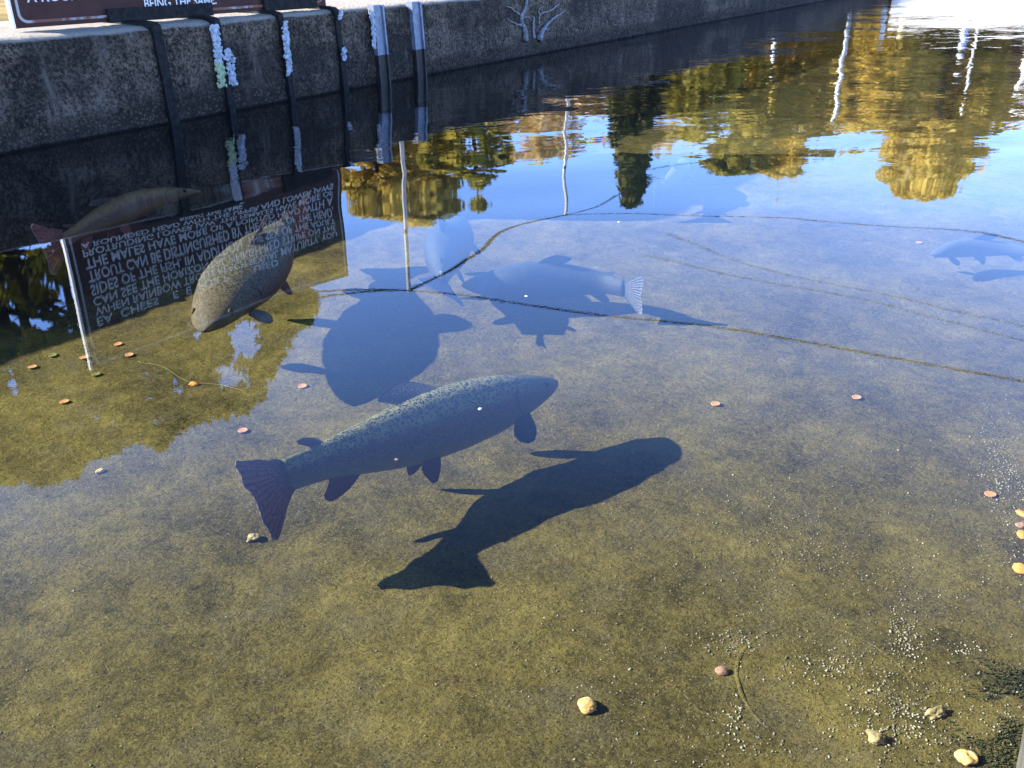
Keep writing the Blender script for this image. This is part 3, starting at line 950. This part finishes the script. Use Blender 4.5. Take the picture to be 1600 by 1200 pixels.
    outl = spline2([(-.01, .047), (.055, .076), (.120, .112), (.152, .120), (.156, .090), (.150, .046), (.146, 0), (.150, -.046), (.156, -.090), (.152, -.120), (.120, -.112), (.055, -.076), (-.01, -.047)], K)
    rp = [c - t * LEN * .012 + up2 * LEN * .044 * (1 - 2 * k / (K - 1)) for k in range(K)]
    op = [c + (t2 * (p.x + rr.uniform(-.009, .007)) + up2 * p.y) * S for p in outl]
    sheet('tail_fin', rp, op, fr_, 0.007, 0.006, t2.cross(up2).normalized(), 9)
    # fins along the back and belly
    def mid_fin(name, s0, s1, outline, top, mat, lean):
        K = 13
        o2 = spline2(outline, K)
        rp, op = [], []
        for k in range(K):
            s = s0 + (s1 - s0) * k / (K - 1)
            c, t, up, side = fr_at(s)
            h = interp(TOP if top else BOT, s) * LEN * fat * 0.95
            d = up if top else -up
            rp.append(c + d * h)
        c, t, up, side = fr_at((s0 + s1) / 2)
        d = (up if top else -up)
        d = (d * math.cos(lean) + side * math.sin(lean)).normalized()
        b0 = rp[0]
        for k in range(K):
            op.append(b0 + t * o2[k].x * LEN + d * (o2[k].y * LEN) + (rp[k] - b0) * 0.02)
        sheet(name, rp, op, mat, 0.006, 0.003)
    mid_fin('dorsal_fin', .45, .60, [(0, .004), (.05, .050), (.11, .072), (.17, .055), (.21, .032), (.165, .002)], True, fr_ if dorsal_red else fd_, fold)
    mid_fin('adipose_fin', .865, .905, [(0, .002), (.02, .020), (.055, .030), (.080, .022), (.045, .0)], True, fr_, fold * .6)
    mid_fin('anal_fin', .77, .87, [(0, .004), (.050, .034), (.105, .050), (.128, .030), (.105, .002)], False, fr_, -0.15)
    def pair_fin(name, s, vpos, outline, out, down, back, sgn, scale, mat):
        K = 11
        c, t, up, side = fr_at(s)
        b = interp(WID, s) * LEN * wide; a = interp(BOT, s) * LEN * fat
        base = c + side * sgn * b * math.sqrt(max(0, 1 - vpos * vpos)) * .96 - up * a * vpos * .96
        d = (side * sgn * out - up * down + t * back).normalized()
        e = (t - d * t.dot(d)).normalized()
        rp = [base + e * LEN * .045 * (k / (K - 1) - .3) for k in range(K)]
        o2 = spline2(outline, K)
        op = [base + (e * p.x + d * p.y) * LEN * scale for p in o2]
        sheet(name, rp, op, mat, 0.006, 0.004)
    fan = [(-.015, .004), (-.012, .06), (.010, .105), (.045, .110), (.066, .075), (.035, .004)]
    for sgn, k in ((1, pec[0]), (-1, pec[1])):
        pair_fin('pectoral_fin', .185, .72, fan, .9, .75, .30, sgn, k, fd_)
        pair_fin('pelvic_fin', .53, .88, [(-.022, .004), (-.016, .045), (.004, .098), (.030, .082), (.052, .045), (.040, .004)], .55, .95, .45, sgn, .88 * pelv, fr_)
    # eyes
    for sgn in (1, -1):
        c, t, up, side = fr_at(.085)
        b = interp(WID, .085) * LEN * (1 + (wide - 1) * (.085 / .32) ** .8)
        ec = c + side * sgn * b * .84 + up * LEN * .016 * fat
        bm = bmesh.new()
        bmesh.ops.create_uvsphere(bm, u_segments=14, v_segments=9, radius=LEN * .0125)
        rot = V((0, 0, 1)).rotation_difference(side * sgn)
        for v in bm.verts:
            v.co = rot @ V((v.co.x, v.co.y, v.co.z * .6)) + ec - c0
        me = bpy.data.meshes.new('eye'); bm.to_mesh(me); bm.free()
        e = link_mesh('eye', me, [M['eye_gold'], M['eye_black']], root, True)
        for p in me.polygons:
            q = (V(p.center) - (ec - c0))
            if q.dot(side * sgn) > LEN * .0125 * .42: p.material_index = 1
    return root

zA = CAM_H - 1.0
trout([at(870, 597, -.195), at(800, 622, -.19), at(700, 655, -.19), at(600, 690, -.185), at(505, 722, -.175), at(446, 744, -.17)], 'silver',
      'largest and clearest spotted grey-green trout, its shadow on the bed in front', tail_bend=at(390, 793, -.165), fold=.85, pec=(1.0, 1.05), roll=0.26, tail_twist=.15, tail=1.0)
trout([at(318, 517, -.14), at(350, 470, -.128), at(390, 422, -.125), at(424, 380, -.135), at(452, 350, -.15)], 'olive',
      'fat olive trout facing the camera through the reflected sign lettering', tail_bend=at(500, 335, -.16), fold=.45, fat=.68, wide=1.62, tail=.75, pec=(.65, .7), dorsal_red=True)
zC = -.17
trout([at(312, 299, zC), at(262, 306, zC), at(205, 322, zC), at(150, 347, zC), at(100, 376, zC)], 'brown',
      'brown trout in the shade of the wall beside the left edge of the reflected sign', tail_bend=at(56, 396, zC), fold=1.3, fat=.64, wide=.85, roll=.2)
zD = -.18
trout([at(716, 342, zD), at(703, 372, zD), at(692, 408, zD), at(690, 440, zD)], 'pale',
      'faint pale trout heading away from the camera beside the reflected nearest post', tail_bend=at(688, 470, zD), fat=1.1, wide=1.7, tail_twist=.95)
zE = -.255
trout([at(722, 446, zE), at(790, 443, zE), at(860, 438, zE), at(930, 441, zE), at(975, 451, zE)], 'pale',
      'faint pale trout lying broadside just behind the boldest reflected cable', tail_bend=at(1030, 474, zE), fat=1.12, wide=1.5)
trout([V((.86, 4.62, -.22)), V((.82, 4.42, -.22)), V((.74, 4.22, -.22)), V((.66, 4.05, -.22))], 'faint',
      'barely visible trout below the golden tree reflections, seen by its blue shadow', tail_bend=V((.60, 3.92, -.22)), fat=.75)
trout([at(1455, 398, -.25), at(1500, 388, -.25), at(1560, 388, -.25), at(1625, 396, -.25)], 'faint',
      'pale trout cut off by the right edge of the pond view', tail_bend=at(1670, 402, -.25), fat=.75)

# ------------------------------------------------------------------ coins, stones, grit on the bed
coin_me = None
def coin(px, py, label, mat=None, r=0.0126, tilt=(0.05, 0.04)):
    p = at(px, py, BED)
    me = bpy.data.meshes.new('coin')
    bm = bmesh.new()
    prof = [(0, .0014), (.84, .0014), (.89, .0017), (.96, .0017), (1.0, .0012), (1.0, -.0002)]
    n = 28
    rings = []
    for rad, z in prof[1:]:
        rings.append([bm.verts.new((rad * r * math.cos(2*PI*k/n), rad * r * math.sin(2*PI*k/n), z)) for k in range(n)])
    c = bm.verts.new((0, 0, .0016))
    for k in range(n): bm.faces.new((c, rings[0][k], rings[0][(k+1) % n]))
    for a, b in zip(rings, rings[1:]):
        for k in range(n): bm.faces.new((a[k], b[k], b[(k+1) % n], a[(k+1) % n]))
    bm.to_mesh(me); bm.free()
    o = link_mesh('coin', me, mat or M['copper'], None, True)
    o.location = (p.x, p.y, bed_z(p) + 0.0035)
    o.rotation_euler = (random.uniform(-tilt[0], tilt[0]), random.uniform(-tilt[1], tilt[1]), random.uniform(0, 6))
    tag(o, label, 'coin', 'coins on the pond bed')
for px, py, lab in (
    (473, 606, 'copper coin alone between the yellow leafy reflection and the big blue fish shadow'),
    (380, 677, 'copper coin just outside the olive leafy reflection, up from the big trout tail'),
    (1118, 632, 'copper coin on open bed right of the big trout head'),
    (1338, 624, 'copper coin on open bed just under the boldest reflected cable'),
    (1547, 774, 'copper coin beside scattered pale grit at the right of the picture'),
    (185, 538, 'copper coin nearest the reflected sign, upper of the pair in its lower corner'),
    (202, 553, 'copper coin below and right of another inside the reflected sign'),
    (132, 561, 'bright orange coin touching the left edge of the reflected sign'),
    (51, 573, 'orange coin furthest left, under the reflected dark trunks'),
    (101, 629, 'dull copper coin inside the leafy reflection, under the left sign edge'),
    (1436, 380, 'small copper coin far out near the upper cable reflection')):
    coin(px, py, lab)
coin(150, 584, 'tarnished greenish coin at the corner tip of the reflected sign', M['green_coin'])
coin(83, 556, 'tarnished green coin between the dark reflected trunks and the sign edge', M['green_coin'])

def stone(px, py, size, mat, label, sq=(1, 1, .55), seed=0, bumpy=0.25, name='pebble', cat='pebble'):
    p = at(px, py, BED)
    bm = bmesh.new()
    bmesh.ops.create_icosphere(bm, subdivisions=4, radius=1.0)
    off = V((seed * 3.1, seed * 1.7, 0))
    for v in bm.verts:
        d = v.co.normalized()
        k = 1 + bumpy * mnoise.noise(d * 1.2 + off) + bumpy * .35 * mnoise.noise(d * 3.5 + off)
        v.co = V((d.x * sq[0], d.y * sq[1], d.z * sq[2])) * k * size
    me = bpy.data.meshes.new(name); bm.to_mesh(me); bm.free()
    o = link_mesh(name, me, mat, None, True)
    o.location = (p.x, p.y, bed_z(p) + size * sq[2] * .55)
    o.rotation_euler = (0, 0, seed * 1.3)
    tag(o, label, cat, 'stones on the pond bed')
stone(917, 1107, .0155, M['pebble_yellow'], 'smooth bright yellow pebble alone on the bed at the bottom of the picture', (1, 1, .6), 2, .22)
stone(1595, 893, .016, M['pebble_orange'], 'bright orange pebble cut by the right edge, lowest of the orange ones', (1, 1.1, .5), 3)
stone(1597, 806, .012, M['pebble_orange'], 'small reddish pebble, topmost of three at the right edge', (1.3, .7, .5), 4)
stone(1596, 823, .011, M['pebble_pink'], 'dull orange pebble, middle one of three at the right edge', (1.2, .8, .5), 5)
stone(1597, 838, .012, M['pebble_orange'], 'small orange pebble, lowest of three touching at the right edge', (1.2, .8, .5), 6)
stone(1127, 1054, .0105, M['pebble_pink'], 'round pinkish pebble beside the curved silted hose', (1.1, 1, .6), 7, .15)
stone(396, 843, .011, M['pebble_pale'], 'pale broken shell-like stone at the tip of the big trout tail', (1.3, .9, .5), 8, .5)
stone(1366, 1160, .0125, M['pebble_pale'], 'lumpy pale yellow stone amid the densest pale grit', (1.1, 1, .55), 9, .5)
stone(1463, 1118, .0125, M['pebble_pale'], 'jagged pale stone right of the densest pale grit', (1.4, .7, .55), 10, .7)
stone(1509, 1190, .014, M['pebble_yellow'], 'yellowish stone on the bottom edge beside the dark algae', (1, 1, .6), 11, .45)
stone(303, 597, .0115, M['pebble_orange'], 'orange stone hooked on a fine line amid the leafy reflection', (1.4, .7, .5), 12, .5)
stone(157, 738, .009, M['pebble_yellow'], 'small yellowish stone at the lower edge of the leafy reflection', (1.3, .9, .5), 13, .4)

def grit():
    """hundreds of pale specks of spent fish feed and grit on the bed"""
    r = random.Random(5)
    spots = []
    def cl(px, py, sx, sy, n, big=1.0):
        for _ in range(n): spots.append((px + r.gauss(0, sx), py + r.gauss(0, sy), big))
    cl(1410, 975, 10, 22, 90, 1.1); cl(1425, 1010, 16, 16, 40, 1.1)
    cl(1400, 1135, 48, 32, 250, 1.1); cl(1270, 1035, 44, 22, 100); cl(1140, 1008, 26, 18, 90, 1.1); cl(1320, 1040, 30, 12, 40)
    cl(1565, 725, 22, 40, 230); cl(1580, 800, 18, 50, 160); cl(1550, 690, 14, 20, 40)
    cl(1240, 830, 34, 24, 46); cl(1290, 865, 25, 20, 34); cl(1220, 885, 14, 14, 26); cl(1210, 800, 8, 26, 20)
    cl(1360, 1000, 40, 26, 40); cl(1400, 1080, 40, 30, 90, 1.1); cl(1510, 1015, 14, 8, 30, 1.1)
    cl(1145, 1120, 10, 14, 40, 1.1); cl(1170, 1160, 24, 12, 40, 1.1); cl(1160, 950, 60, 60, 40)
    cl(860, 965, 60, 30, 24); cl(900, 1060, 60, 26, 26); cl(1060, 840, 60, 40, 40); cl(1040, 700, 40, 40, 24)
    cl(1555, 1130, 30, 40, 70, 1.1); cl(1450, 900, 80, 50, 60)
    for _ in range(760): spots.append((r.uniform(950, 1600), r.uniform(600, 1200), .85))
    for _ in range(260): spots.append((r.uniform(0, 1000), r.uniform(640, 1200), .85))
    for _ in range(120): spots.append((r.uniform(600, 1600), r.uniform(400, 640), .8))
    bm = bmesh.new(); bmesh.ops.create_icosphere(bm, subdivisions=1, radius=1.0)
    bv = [v.co.copy() for v in bm.verts]; bf = [tuple(v.index for v in f.verts) for f in bm.faces]; bm.free()
    mb = MB()
    for px, py, big in spots:
        p = at(px, py, BED); p.z = bed_z(p) + 0.0008
        s = r.uniform(.0007, .0018) * big * (1.5 if r.random() < .05 else 1)
        el = r.uniform(1, 1.9); a = r.uniform(0, PI)
        ca, sa = math.cos(a), math.sin(a)
        mb.add([p + V(((v.x * el * ca - v.y * sa) * s, (v.x * el * sa + v.y * ca) * s, v.z * s * .7)) for v in bv], bf)
    o = mb.build('gravel', M['pellet'], None, True)
    tag(o, 'fine pale grit and spent feed scattered over the pond bed', 'grit', kind='stuff')
grit()

def hose():
    pts = [at(x, y, BED) for x, y in ((1245, 1168), (1190, 1130), (1157, 1085), (1152, 1040), (1172, 1005), (1215, 982), (1270, 975), (1325, 985), (1370, 1010), (1405, 1040), (1432, 1075))]
    q = bez(pts, 60)
    for p in q: p.z = bed_z(p) - 0.0049 + 0.0009 * mnoise.noise(V((p.x, p.y, 0)) * 9)
    mb = MB(); mb.tube(q, [0.0062 + .0008 * mnoise.noise(p * 30) for p in q], 12)
    o = mb.build('garden_hose', M['hose'], smooth=True)
    tag(o, 'half buried curved hose coated in algae on the bed amid pale grit', 'hose')
hose()

def fishing_line(pts, label):
    q = bez([at(x, y, BED) for x, y in pts], 40)
    for p in q: p.z = bed_z(p) + 0.004
    mb = MB(); mb.tube(q, 0.0007, 5)
    o = mb.build('fishing_line', M['line'], smooth=True)
    tag(o, label, 'line')
fishing_line([(215, 562), (250, 570), (280, 587), (303, 595), (340, 600), (372, 610), (392, 622)], 'fine tangled yellowish line on the bed passing the orange stone')

def tufts():
    r = random.Random(9)
    mb = MB()
    for _ in range(3000):
        n = PN - abs(r.gauss(0, .042)) - .002
        u = r.uniform(-.92, -.46)
        p = W(u, n, 0); 
        if mnoise.noise(V((p.x, p.y, 0)) * 14) < -0.15: continue
        p.z = bed_z(p)
        h = r.uniform(.002, .007); w = r.uniform(.0008, .0018)
        d = V((r.uniform(-1, 1), r.uniform(-1, 1), 0)).normalized() * h * .8
        sd = V((-d.y, d.x, 0)).normalized() * w
        mb.add([p - sd, p + sd, p + d * .5 + sd * .8 + V((0, 0, h * .7)), p + d * .5 - sd * .8 + V((0, 0, h * .7)), p + d + V((0, 0, h))], [(0,1,2,3), (3,2,4)])
    o = mb.build('weeds', M['tuft'])
    tag(o, 'dark green algae tufts along the foot of the near wall', 'algae', kind='stuff')
tufts()

def flakes():
    r = random.Random(21)
    for px, py, s, lab, mt in ((967, 347, .0042, 'white speck floating beside the conifer reflection', 'white_paint'),
                           (750, 639, .0042, 'white flake floating over the big trout head', 'white_paint'),
                           (620, 718, .0036, 'pink flake floating over the big trout belly', 'pebble_pink'),
                           (822, 463, .0042, 'tiny pale flake floating over the broadside trout', 'white_paint')):
        p = at(px, py, 0.0)
        k = 8
        ring = [(s * math.cos(2*PI*j/k) * r.uniform(.6, 1.1), s * .7 * math.sin(2*PI*j/k) * r.uniform(.6, 1.1)) for j in range(k)]
        vs = [V((x, y, .0012)) for x, y in ring] + [V((x, y, -.0008)) for x, y in ring] + [V((0, 0, .0022))]
        fs = [(2*k, j, (j+1) % k) for j in range(k)] + [(j, k + j, k + (j+1) % k, (j+1) % k) for j in range(k)] + [tuple(range(2*k - 1, k - 1, -1))]
        o = mesh('floating_flake', vs, fs, M[mt])
        o.location = p
        tag(o, lab, 'flake', 'flakes on the water')
flakes()

# ------------------------------------------------------------------ trees (seen as reflections)
def leaf_object(name, cen, rad, size, mat, parent, per, clump_tone, up_bias=0.3, aspect=1.7, orient=None):
    """many leaf-sized quads: cen (k,3) clump centres, rad (k,), per leaves in each"""
    k = len(cen)
    tot = k * per
    d = rng.normal(size=(tot, 3)); d /= np.linalg.norm(d, axis=1)[:, None]
    rr = rng.random(tot) ** 0.45
    c = np.repeat(cen, per, 0) + d * (np.repeat(rad, per) * rr)[:, None] * np.array([1, 1, .7])
    a = rng.normal(size=(tot, 3))
    if orient is not None: a = a * 0.45 + orient
    a /= np.linalg.norm(a, axis=1)[:, None]
    b = np.cross(a, rng.normal(size=(tot, 3))); b /= np.linalg.norm(b, axis=1)[:, None]
    s = size * rng.uniform(.6, 1.35, tot)
    la, lb = a * (s * aspect * .5)[:, None], b * (s * .5)[:, None]
    v = np.stack([c - la, c + lb * .9 - la * .1, c + la, c - lb * .9 - la * .1], 1).reshape(-1, 3)
    me = bpy.data.meshes.new(name)
    me.vertices.add(tot * 4); me.vertices.foreach_set('co', v.ravel())
    me.loops.add(tot * 4); me.loops.foreach_set('vertex_index', np.arange(tot * 4, dtype=np.int32))
    me.polygons.add(tot); me.polygons.foreach_set('loop_start', np.arange(0, tot * 4, 4, dtype=np.int32)); me.polygons.foreach_set('loop_total', np.full(tot, 4, dtype=np.int32))
    tone = np.clip(np.repeat(clump_tone, per) + rng.normal(0, .16, tot), 0, 1)
    at_ = me.attributes.new('tone', 'FLOAT', 'POINT'); at_.data.foreach_set('value', np.repeat(tone, 4).astype(np.float32))
    me.update(calc_edges=True)
    return link_mesh(name, me, mat, parent)

LM = {
    'pine': leaf_mat('pine_needles', (0.010, 0.016, 0.006), (0.028, 0.040, 0.012), (0.060, 0.070, 0.022), .2),
    'near': leaf_mat('backlit_yellow_green_needles', (0.06, 0.06, 0.008), (0.26, 0.24, 0.022), (0.46, 0.40, 0.04), .5),
    'conifer': leaf_mat('conifer_needles', (0.016, 0.022, 0.009), (0.055, 0.066, 0.018), (0.22, 0.20, 0.05), .25),
    'gold': leaf_mat('golden_leaves', (0.30, 0.23, 0.040), (0.60, 0.45, 0.08), (0.80, 0.64, 0.17), .5),
    'yellowgreen': leaf_mat('yellow_green_leaves', (0.16, 0.15, 0.026), (0.42, 0.37, 0.06), (0.66, 0.54, 0.11), .5),
    'brown': leaf_mat('brown_woodland', (0.06, 0.045, 0.02), (0.19, 0.125, 0.065), (0.32, 0.20, 0.11), .3),
}
def broad_tree(base, h, w, mat, label, name='broadleaf_tree', crown0=.25, nclump=170, per=45, size=.16, group='trees beyond the pond', cat='tree', lean=(0, 0), gap=1.0, shape='round'):
    base = V(base)
    root = empty(name, base)
    tag(root, label, cat, group)
    mb = MB()
    tr = [V((lean[0] * t + .05 * h * .1 * math.sin(3 * t), lean[1] * t, h * .92 * t)) for t in np.linspace(0, 1, 9)]
    mb.tube(tr, [h * .028 * (1 - .85 * t) + .01 for t in np.linspace(0, 1, 9)], 8)
    for i in range(16):
        t = random.uniform(crown0 * .9, .9)
        p0 = V((lean[0] * t, lean[1] * t, h * .92 * t))
        a = random.uniform(0, 2 * PI)
        L_ = w * .5 * random.uniform(.5, .95) * (1 - .45 * t)
        q = [p0 + V((math.cos(a) * L_ * s, math.sin(a) * L_ * s, L_ * .55 * s ** 1.3)) for s in (0, .35, .7, 1)]
        mb.tube(q, [h * .010, h * .007, h * .004, h * .002], 5)
    mb.build('trunk', M['bark'], root, True)
    cen, rad = [], []
    while len(cen) < nclump:
        t = random.uniform(crown0, 1.0)
        prof = math.sin(PI * min(1, (t - crown0) / (1 - crown0) * .88 + .10)) ** .65 if shape == 'round' else (1 - t) / (1 - crown0) * .9 + .07
        a = random.uniform(0, 2 * PI); rr = w * .5 * prof * (random.random() ** .38)
        p = V((math.cos(a) * rr + lean[0] * t, math.sin(a) * rr + lean[1] * t, h * t))
        if mnoise.noise((p + base) * (2.2 / max(w, .5)) * gap * 1.4) < -.18 and random.random() < .85: continue
        cen.append(p); rad.append(w * random.uniform(.06, .12))
    cen = np.array(cen); rad = np.array(rad)
    tone = np.clip(.5 + .25 * (cen[:, 2] / h - .6) + rng.normal(0, .2, len(cen)), 0, 1)
    leaf_object('crown', cen, rad, size, mat, root, per, tone)
    return root

def refl_tree(px, py_top, Y, wpx, mat, label, **kw):
    t = mir(px, py_top, Y)
    w = wpx / F * Y * 1.03
    return broad_tree((t.x, t.y, .36), t.z - .36, w, LM[mat], label, **kw)

# the large near tree that fills the left of the water
def proj_mirror(p):
    d = V((p.x, p.y, -p.z - CAM_H))
    dep = d.y * cp - d.z * sp
    return 800 + F * d.x / dep, 600 - F * (d.y * sp + d.z * cp) / dep
def near_tree():
    base = V((-7.6, 12.2, .36))
    root = empty('pine_tree', base)
    tag(root, 'large yellow green pine with bare dark lower trunk, reflected at the left beside the sign', 'tree', 'trees beyond the pond')
    mb = MB()
    hgt = 6.6
    tr = [V((.0 + .35 * t, .1 * t, hgt * t)) for t in np.linspace(0, 1, 10)]
    mb.tube(tr, [.20 - .16 * t for t in np.linspace(0, 1, 10)], 10)
    tips = []
    EDGE = [(-160, 800), (0, 772), (90, 768), (180, 722), (300, 684), (400, 642), (440, 590), (452, 560), (486, 500), (500, 470)]
    def inside(p, m):
        qx, qy = proj_mirror(p + base)
        return qx < 490 and qy < np.interp(qx, [e[0] for e in EDGE], [e[1] for e in EDGE]) - m
    for i in range(30):
        t = random.uniform(.42, .97)
        p0 = V((.35 * t, .1 * t, hgt * t))
        a = random.uniform(-.9, .7) if i % 4 else random.uniform(0, 6.28)
        L_ = random.uniform(1.6, 4.4) * (1.2 - .55 * t)
        q = [p0 + V((math.cos(a) * L_ * s, math.sin(a) * L_ * s * .8, L_ * (.42 * s - .28 * s * s))) for s in np.linspace(0, 1, 7)]
        while len(q) > 3 and not all(inside(v, 30) for v in q): q = [q[0].lerp(v, .8) for v in q] if (q[-1] - q[0]).length > .5 else q[:2]
        if len(q) < 4: continue
        mb.tube(q, [.055 * (1 - .85 * s) + .004 for s in np.linspace(0, 1, 7)], 6)
        tips += q[3:]
        for j in range(4):
            k = random.randint(2, 5)
            aa = a + random.choice((-1, 1)) * random.uniform(.4, 1.0)
            l2 = L_ * random.uniform(.15, .35)
            q2 = [q[k] + V((math.cos(aa) * l2 * s, math.sin(aa) * l2 * s, l2 * (.35 * s - .5 * s * s))) for s in np.linspace(0, 1, 4)]
            if not all(inside(v, 24) for v in q2): continue
            mb.tube(q2, [.018, .013, .009, .004], 5)
            tips += q2[2:]
    mb.build('trunk', M['bark'], root, True)
    cen, rad = [], []
    # crown region measured from the reflection: a broad slab high over the wall
    tries = 0
    while len(cen) < 1150 and tries < 30000:
        tries += 1
        px = random.uniform(-170, 485)
        lo = np.interp(px, [e[0] for e in EDGE], [e[1] for e in EDGE]) + 26 * mnoise.noise(V((px * .022, 9.1, 0))) + 16 * mnoise.noise(V((px * .07, 2.1, 0)))
        py = lo - random.random() ** 1.25 * 260 - 26
        upper = 470 if px > 330 else 535
        if py < upper: continue
        Y = 12.2 + random.uniform(-1.3, 1.3)
        p = mir(px, py, Y) - base
        if mnoise.noise(V((px * .026, py * .015, 3.3))) < -.04 and py < lo - 40 and random.random() < .97: continue
        cen.append(p); rad.append(random.uniform(.09, .19))
    for p in tips:
        qx, qy = proj_mirror(p + base)
        if qy > np.interp(qx, [e[0] for e in EDGE], [e[1] for e in EDGE]) - 40: continue
        if random.random() < .45 and p.z > 4.3:
            cen.append(p + V((random.gauss(0, .1), random.gauss(0, .1), random.gauss(0, .08)))); rad.append(random.uniform(.14, .26))
    for _ in range(34):                                    # sparse needle tufts low on the trunk side
        cen.append(mir(random.uniform(-20, 135), random.uniform(415, 560), 12.2 + random.uniform(-.8, 1.2)) - base); rad.append(random.uniform(.08, .2))
    cen = np.array([tuple(c) for c in cen]); rad = np.array(rad)
    tone = np.clip(rng.normal(.45, .2, len(cen)), 0, 1)
    leaf_object('crown', cen, rad, .075, LM['near'], root, 44, tone, aspect=2.4)
near_tree()
def side_pine(px, Y, top_py, label, seed, dense=70):
    st = random.getstate(); random.seed(seed)
    t = mir(px, top_py, Y)
    base = V((t.x, t.y, .36)); h = t.z - .36
    root = empty('pine_tree', base); tag(root, label, 'tree', 'trees beyond the pond')
    mb = MB()
    mb.tube([V((.12 * s, 0, h * s)) for s in np.linspace(0, 1, 8)], [.15 * (1 - .8 * s) + .015 for s in np.linspace(0, 1, 8)], 8)
    cen, rad = [], []
    for i in range(26):
        z = h * random.uniform(.2, .98)
        a = random.uniform(0, 2 * PI); L_ = random.uniform(.5, 1.5)
        q = [V((.12 * z / h + math.cos(a) * L_ * s, math.sin(a) * L_ * s, z + L_ * (.1 * s - .35 * s * s))) for s in np.linspace(0, 1, 5)]
        mb.tube(q, [.03, .024, .017, .01, .004], 5)
        for p in q[2:]:
            if random.random() < .3: cen.append(tuple(p + V((random.gauss(0, .12), random.gauss(0, .12), random.gauss(0, .06))))); rad.append(random.uniform(.08, .17))
    mb.build('trunk', M['bark'], root, True)
    cen = np.array(cen); rad = np.array(rad)
    leaf_object('crown', cen, rad, .08, LM['conifer'], root, dense, np.clip(rng.normal(.4, .2, len(cen)), 0, 1), aspect=2.6)
    random.setstate(st)
side_pine(64, 13.5, 640, 'slender dark pine just right of the large pine at the left', 3)
side_pine(118, 16.0, 560, 'small bushy pine reflected against the left edge of the sign', 4, 60)
side_pine(-30, 15.0, 600, 'dark pine half cut by the left edge of the reflections', 5, 60)

refl_tree(590, 330, 24, 210, 'gold', 'broad golden tree reflected just right of the sign', nclump=170, size=.17, gap=1.3)
refl_tree(655, 352, 27, 190, 'gold', 'ragged golden tree reflected behind the nearest post, with gaps of sky', nclump=120, size=.17, gap=1.8)
refl_tree(742, 322, 22, 110, 'yellowgreen', 'darker green rounded tree right of the golden ones', nclump=120, size=.15)
refl_tree(700, 268, 18, 150, 'yellowgreen', 'low olive bush in front of the golden trees', nclump=120, size=.13, crown0=.05, name='bush', cat='bush')
refl_tree(982, 334, 21, 122, 'conifer', 'dark green conifer standing alone against blue sky', nclump=240, size=.11, per=50, crown0=.12, shape='cone', name='conifer_tree')
refl_tree(1140, 276, 30, 170, 'yellowgreen', 'yellow-green tree with a rounded top right of the conifer', nclump=190, size=.2)
refl_tree(1222, 282, 32, 150, 'gold', 'golden tree joined to the yellow-green one right of the conifer', nclump=160, size=.2, gap=1.4)
refl_tree(1085, 215, 26, 120, 'yellowgreen', 'shorter green tree between the conifer and the yellow-green tree', nclump=120, size=.17)
refl_tree(1440, 286, 33, 190, 'gold', 'tall golden tree furthest right, thin and ragged on its right side', nclump=180, size=.2, gap=1.5)
refl_tree(1505, 255, 36, 110, 'brown', 'bare brownish tree beside the tall golden one at the right', nclump=90, size=.16, gap=1.8)
refl_tree(1360, 215, 28, 130, 'gold', 'lower golden tree beside the tall far post', nclump=120, size=.18)
refl_tree(1270, 205, 34, 150, 'yellowgreen', 'olive tree behind the tall far post', nclump=120, size=.19)

def woodland():
    cen, rad, tone = [], [], []
    for px in np.arange(430, 1760, 4.0):
        for _ in range(7):
            Y = random.uniform(48, 66)
            top = 205 + 26 * mnoise.noise(V((px * .012, 1.5, 0))) + 14 * mnoise.noise(V((px * .05, 7.5, 0)))
            if px > 1480: top -= (px - 1480) * .15
            if 760 < px < 900: top += 22
            z_top = mir(px, top, Y).z
            p = mir(px, top, Y)
            p.z = .4 + (z_top - .4) * (random.random() ** .7)
            cen.append(tuple(p)); rad.append(random.uniform(.6, 1.1))
            tone.append(.5 + .9 * mnoise.noise(V((px * .03, p.z * .4, 2))) )
    cen = np.array(cen); rad = np.array(rad)
    o = leaf_object('woods', cen, rad, .42, LM['wood'], None, 26, np.clip(np.array(tone), 0, 1), aspect=1.4)
    tag(o, 'mixed brown and olive autumn wood closing the view beyond the pond', 'wood', kind='stuff')
LM['wood'] = leaf_mat('autumn_wood', (0.26, 0.21, 0.05), (0.56, 0.42, 0.15), (0.70, 0.50, 0.32), .4)
woodland()
def hill():
    vs, fs = [], []
    xs = np.linspace(-120, 160, 60)
    for i, x in enumerate(xs):
        for j, (dy, z) in enumerate(((0, .30), (6, 2.2), (14, 4.6 + 1.2 * mnoise.noise(V((x * .05, 0, 0)))), (30, 5.5), (70, .30))):
            vs.append(V((x, 62 + dy, z)))
    k = 5
    fs = [(i*k + j, (i+1)*k + j, (i+1)*k + j + 1, i*k + j + 1) for i in range(len(xs) - 1) for j in range(k - 1)]
    tag(mesh('hill', vs, fs, M['ground'], smooth=True), kind='structure')
hill()
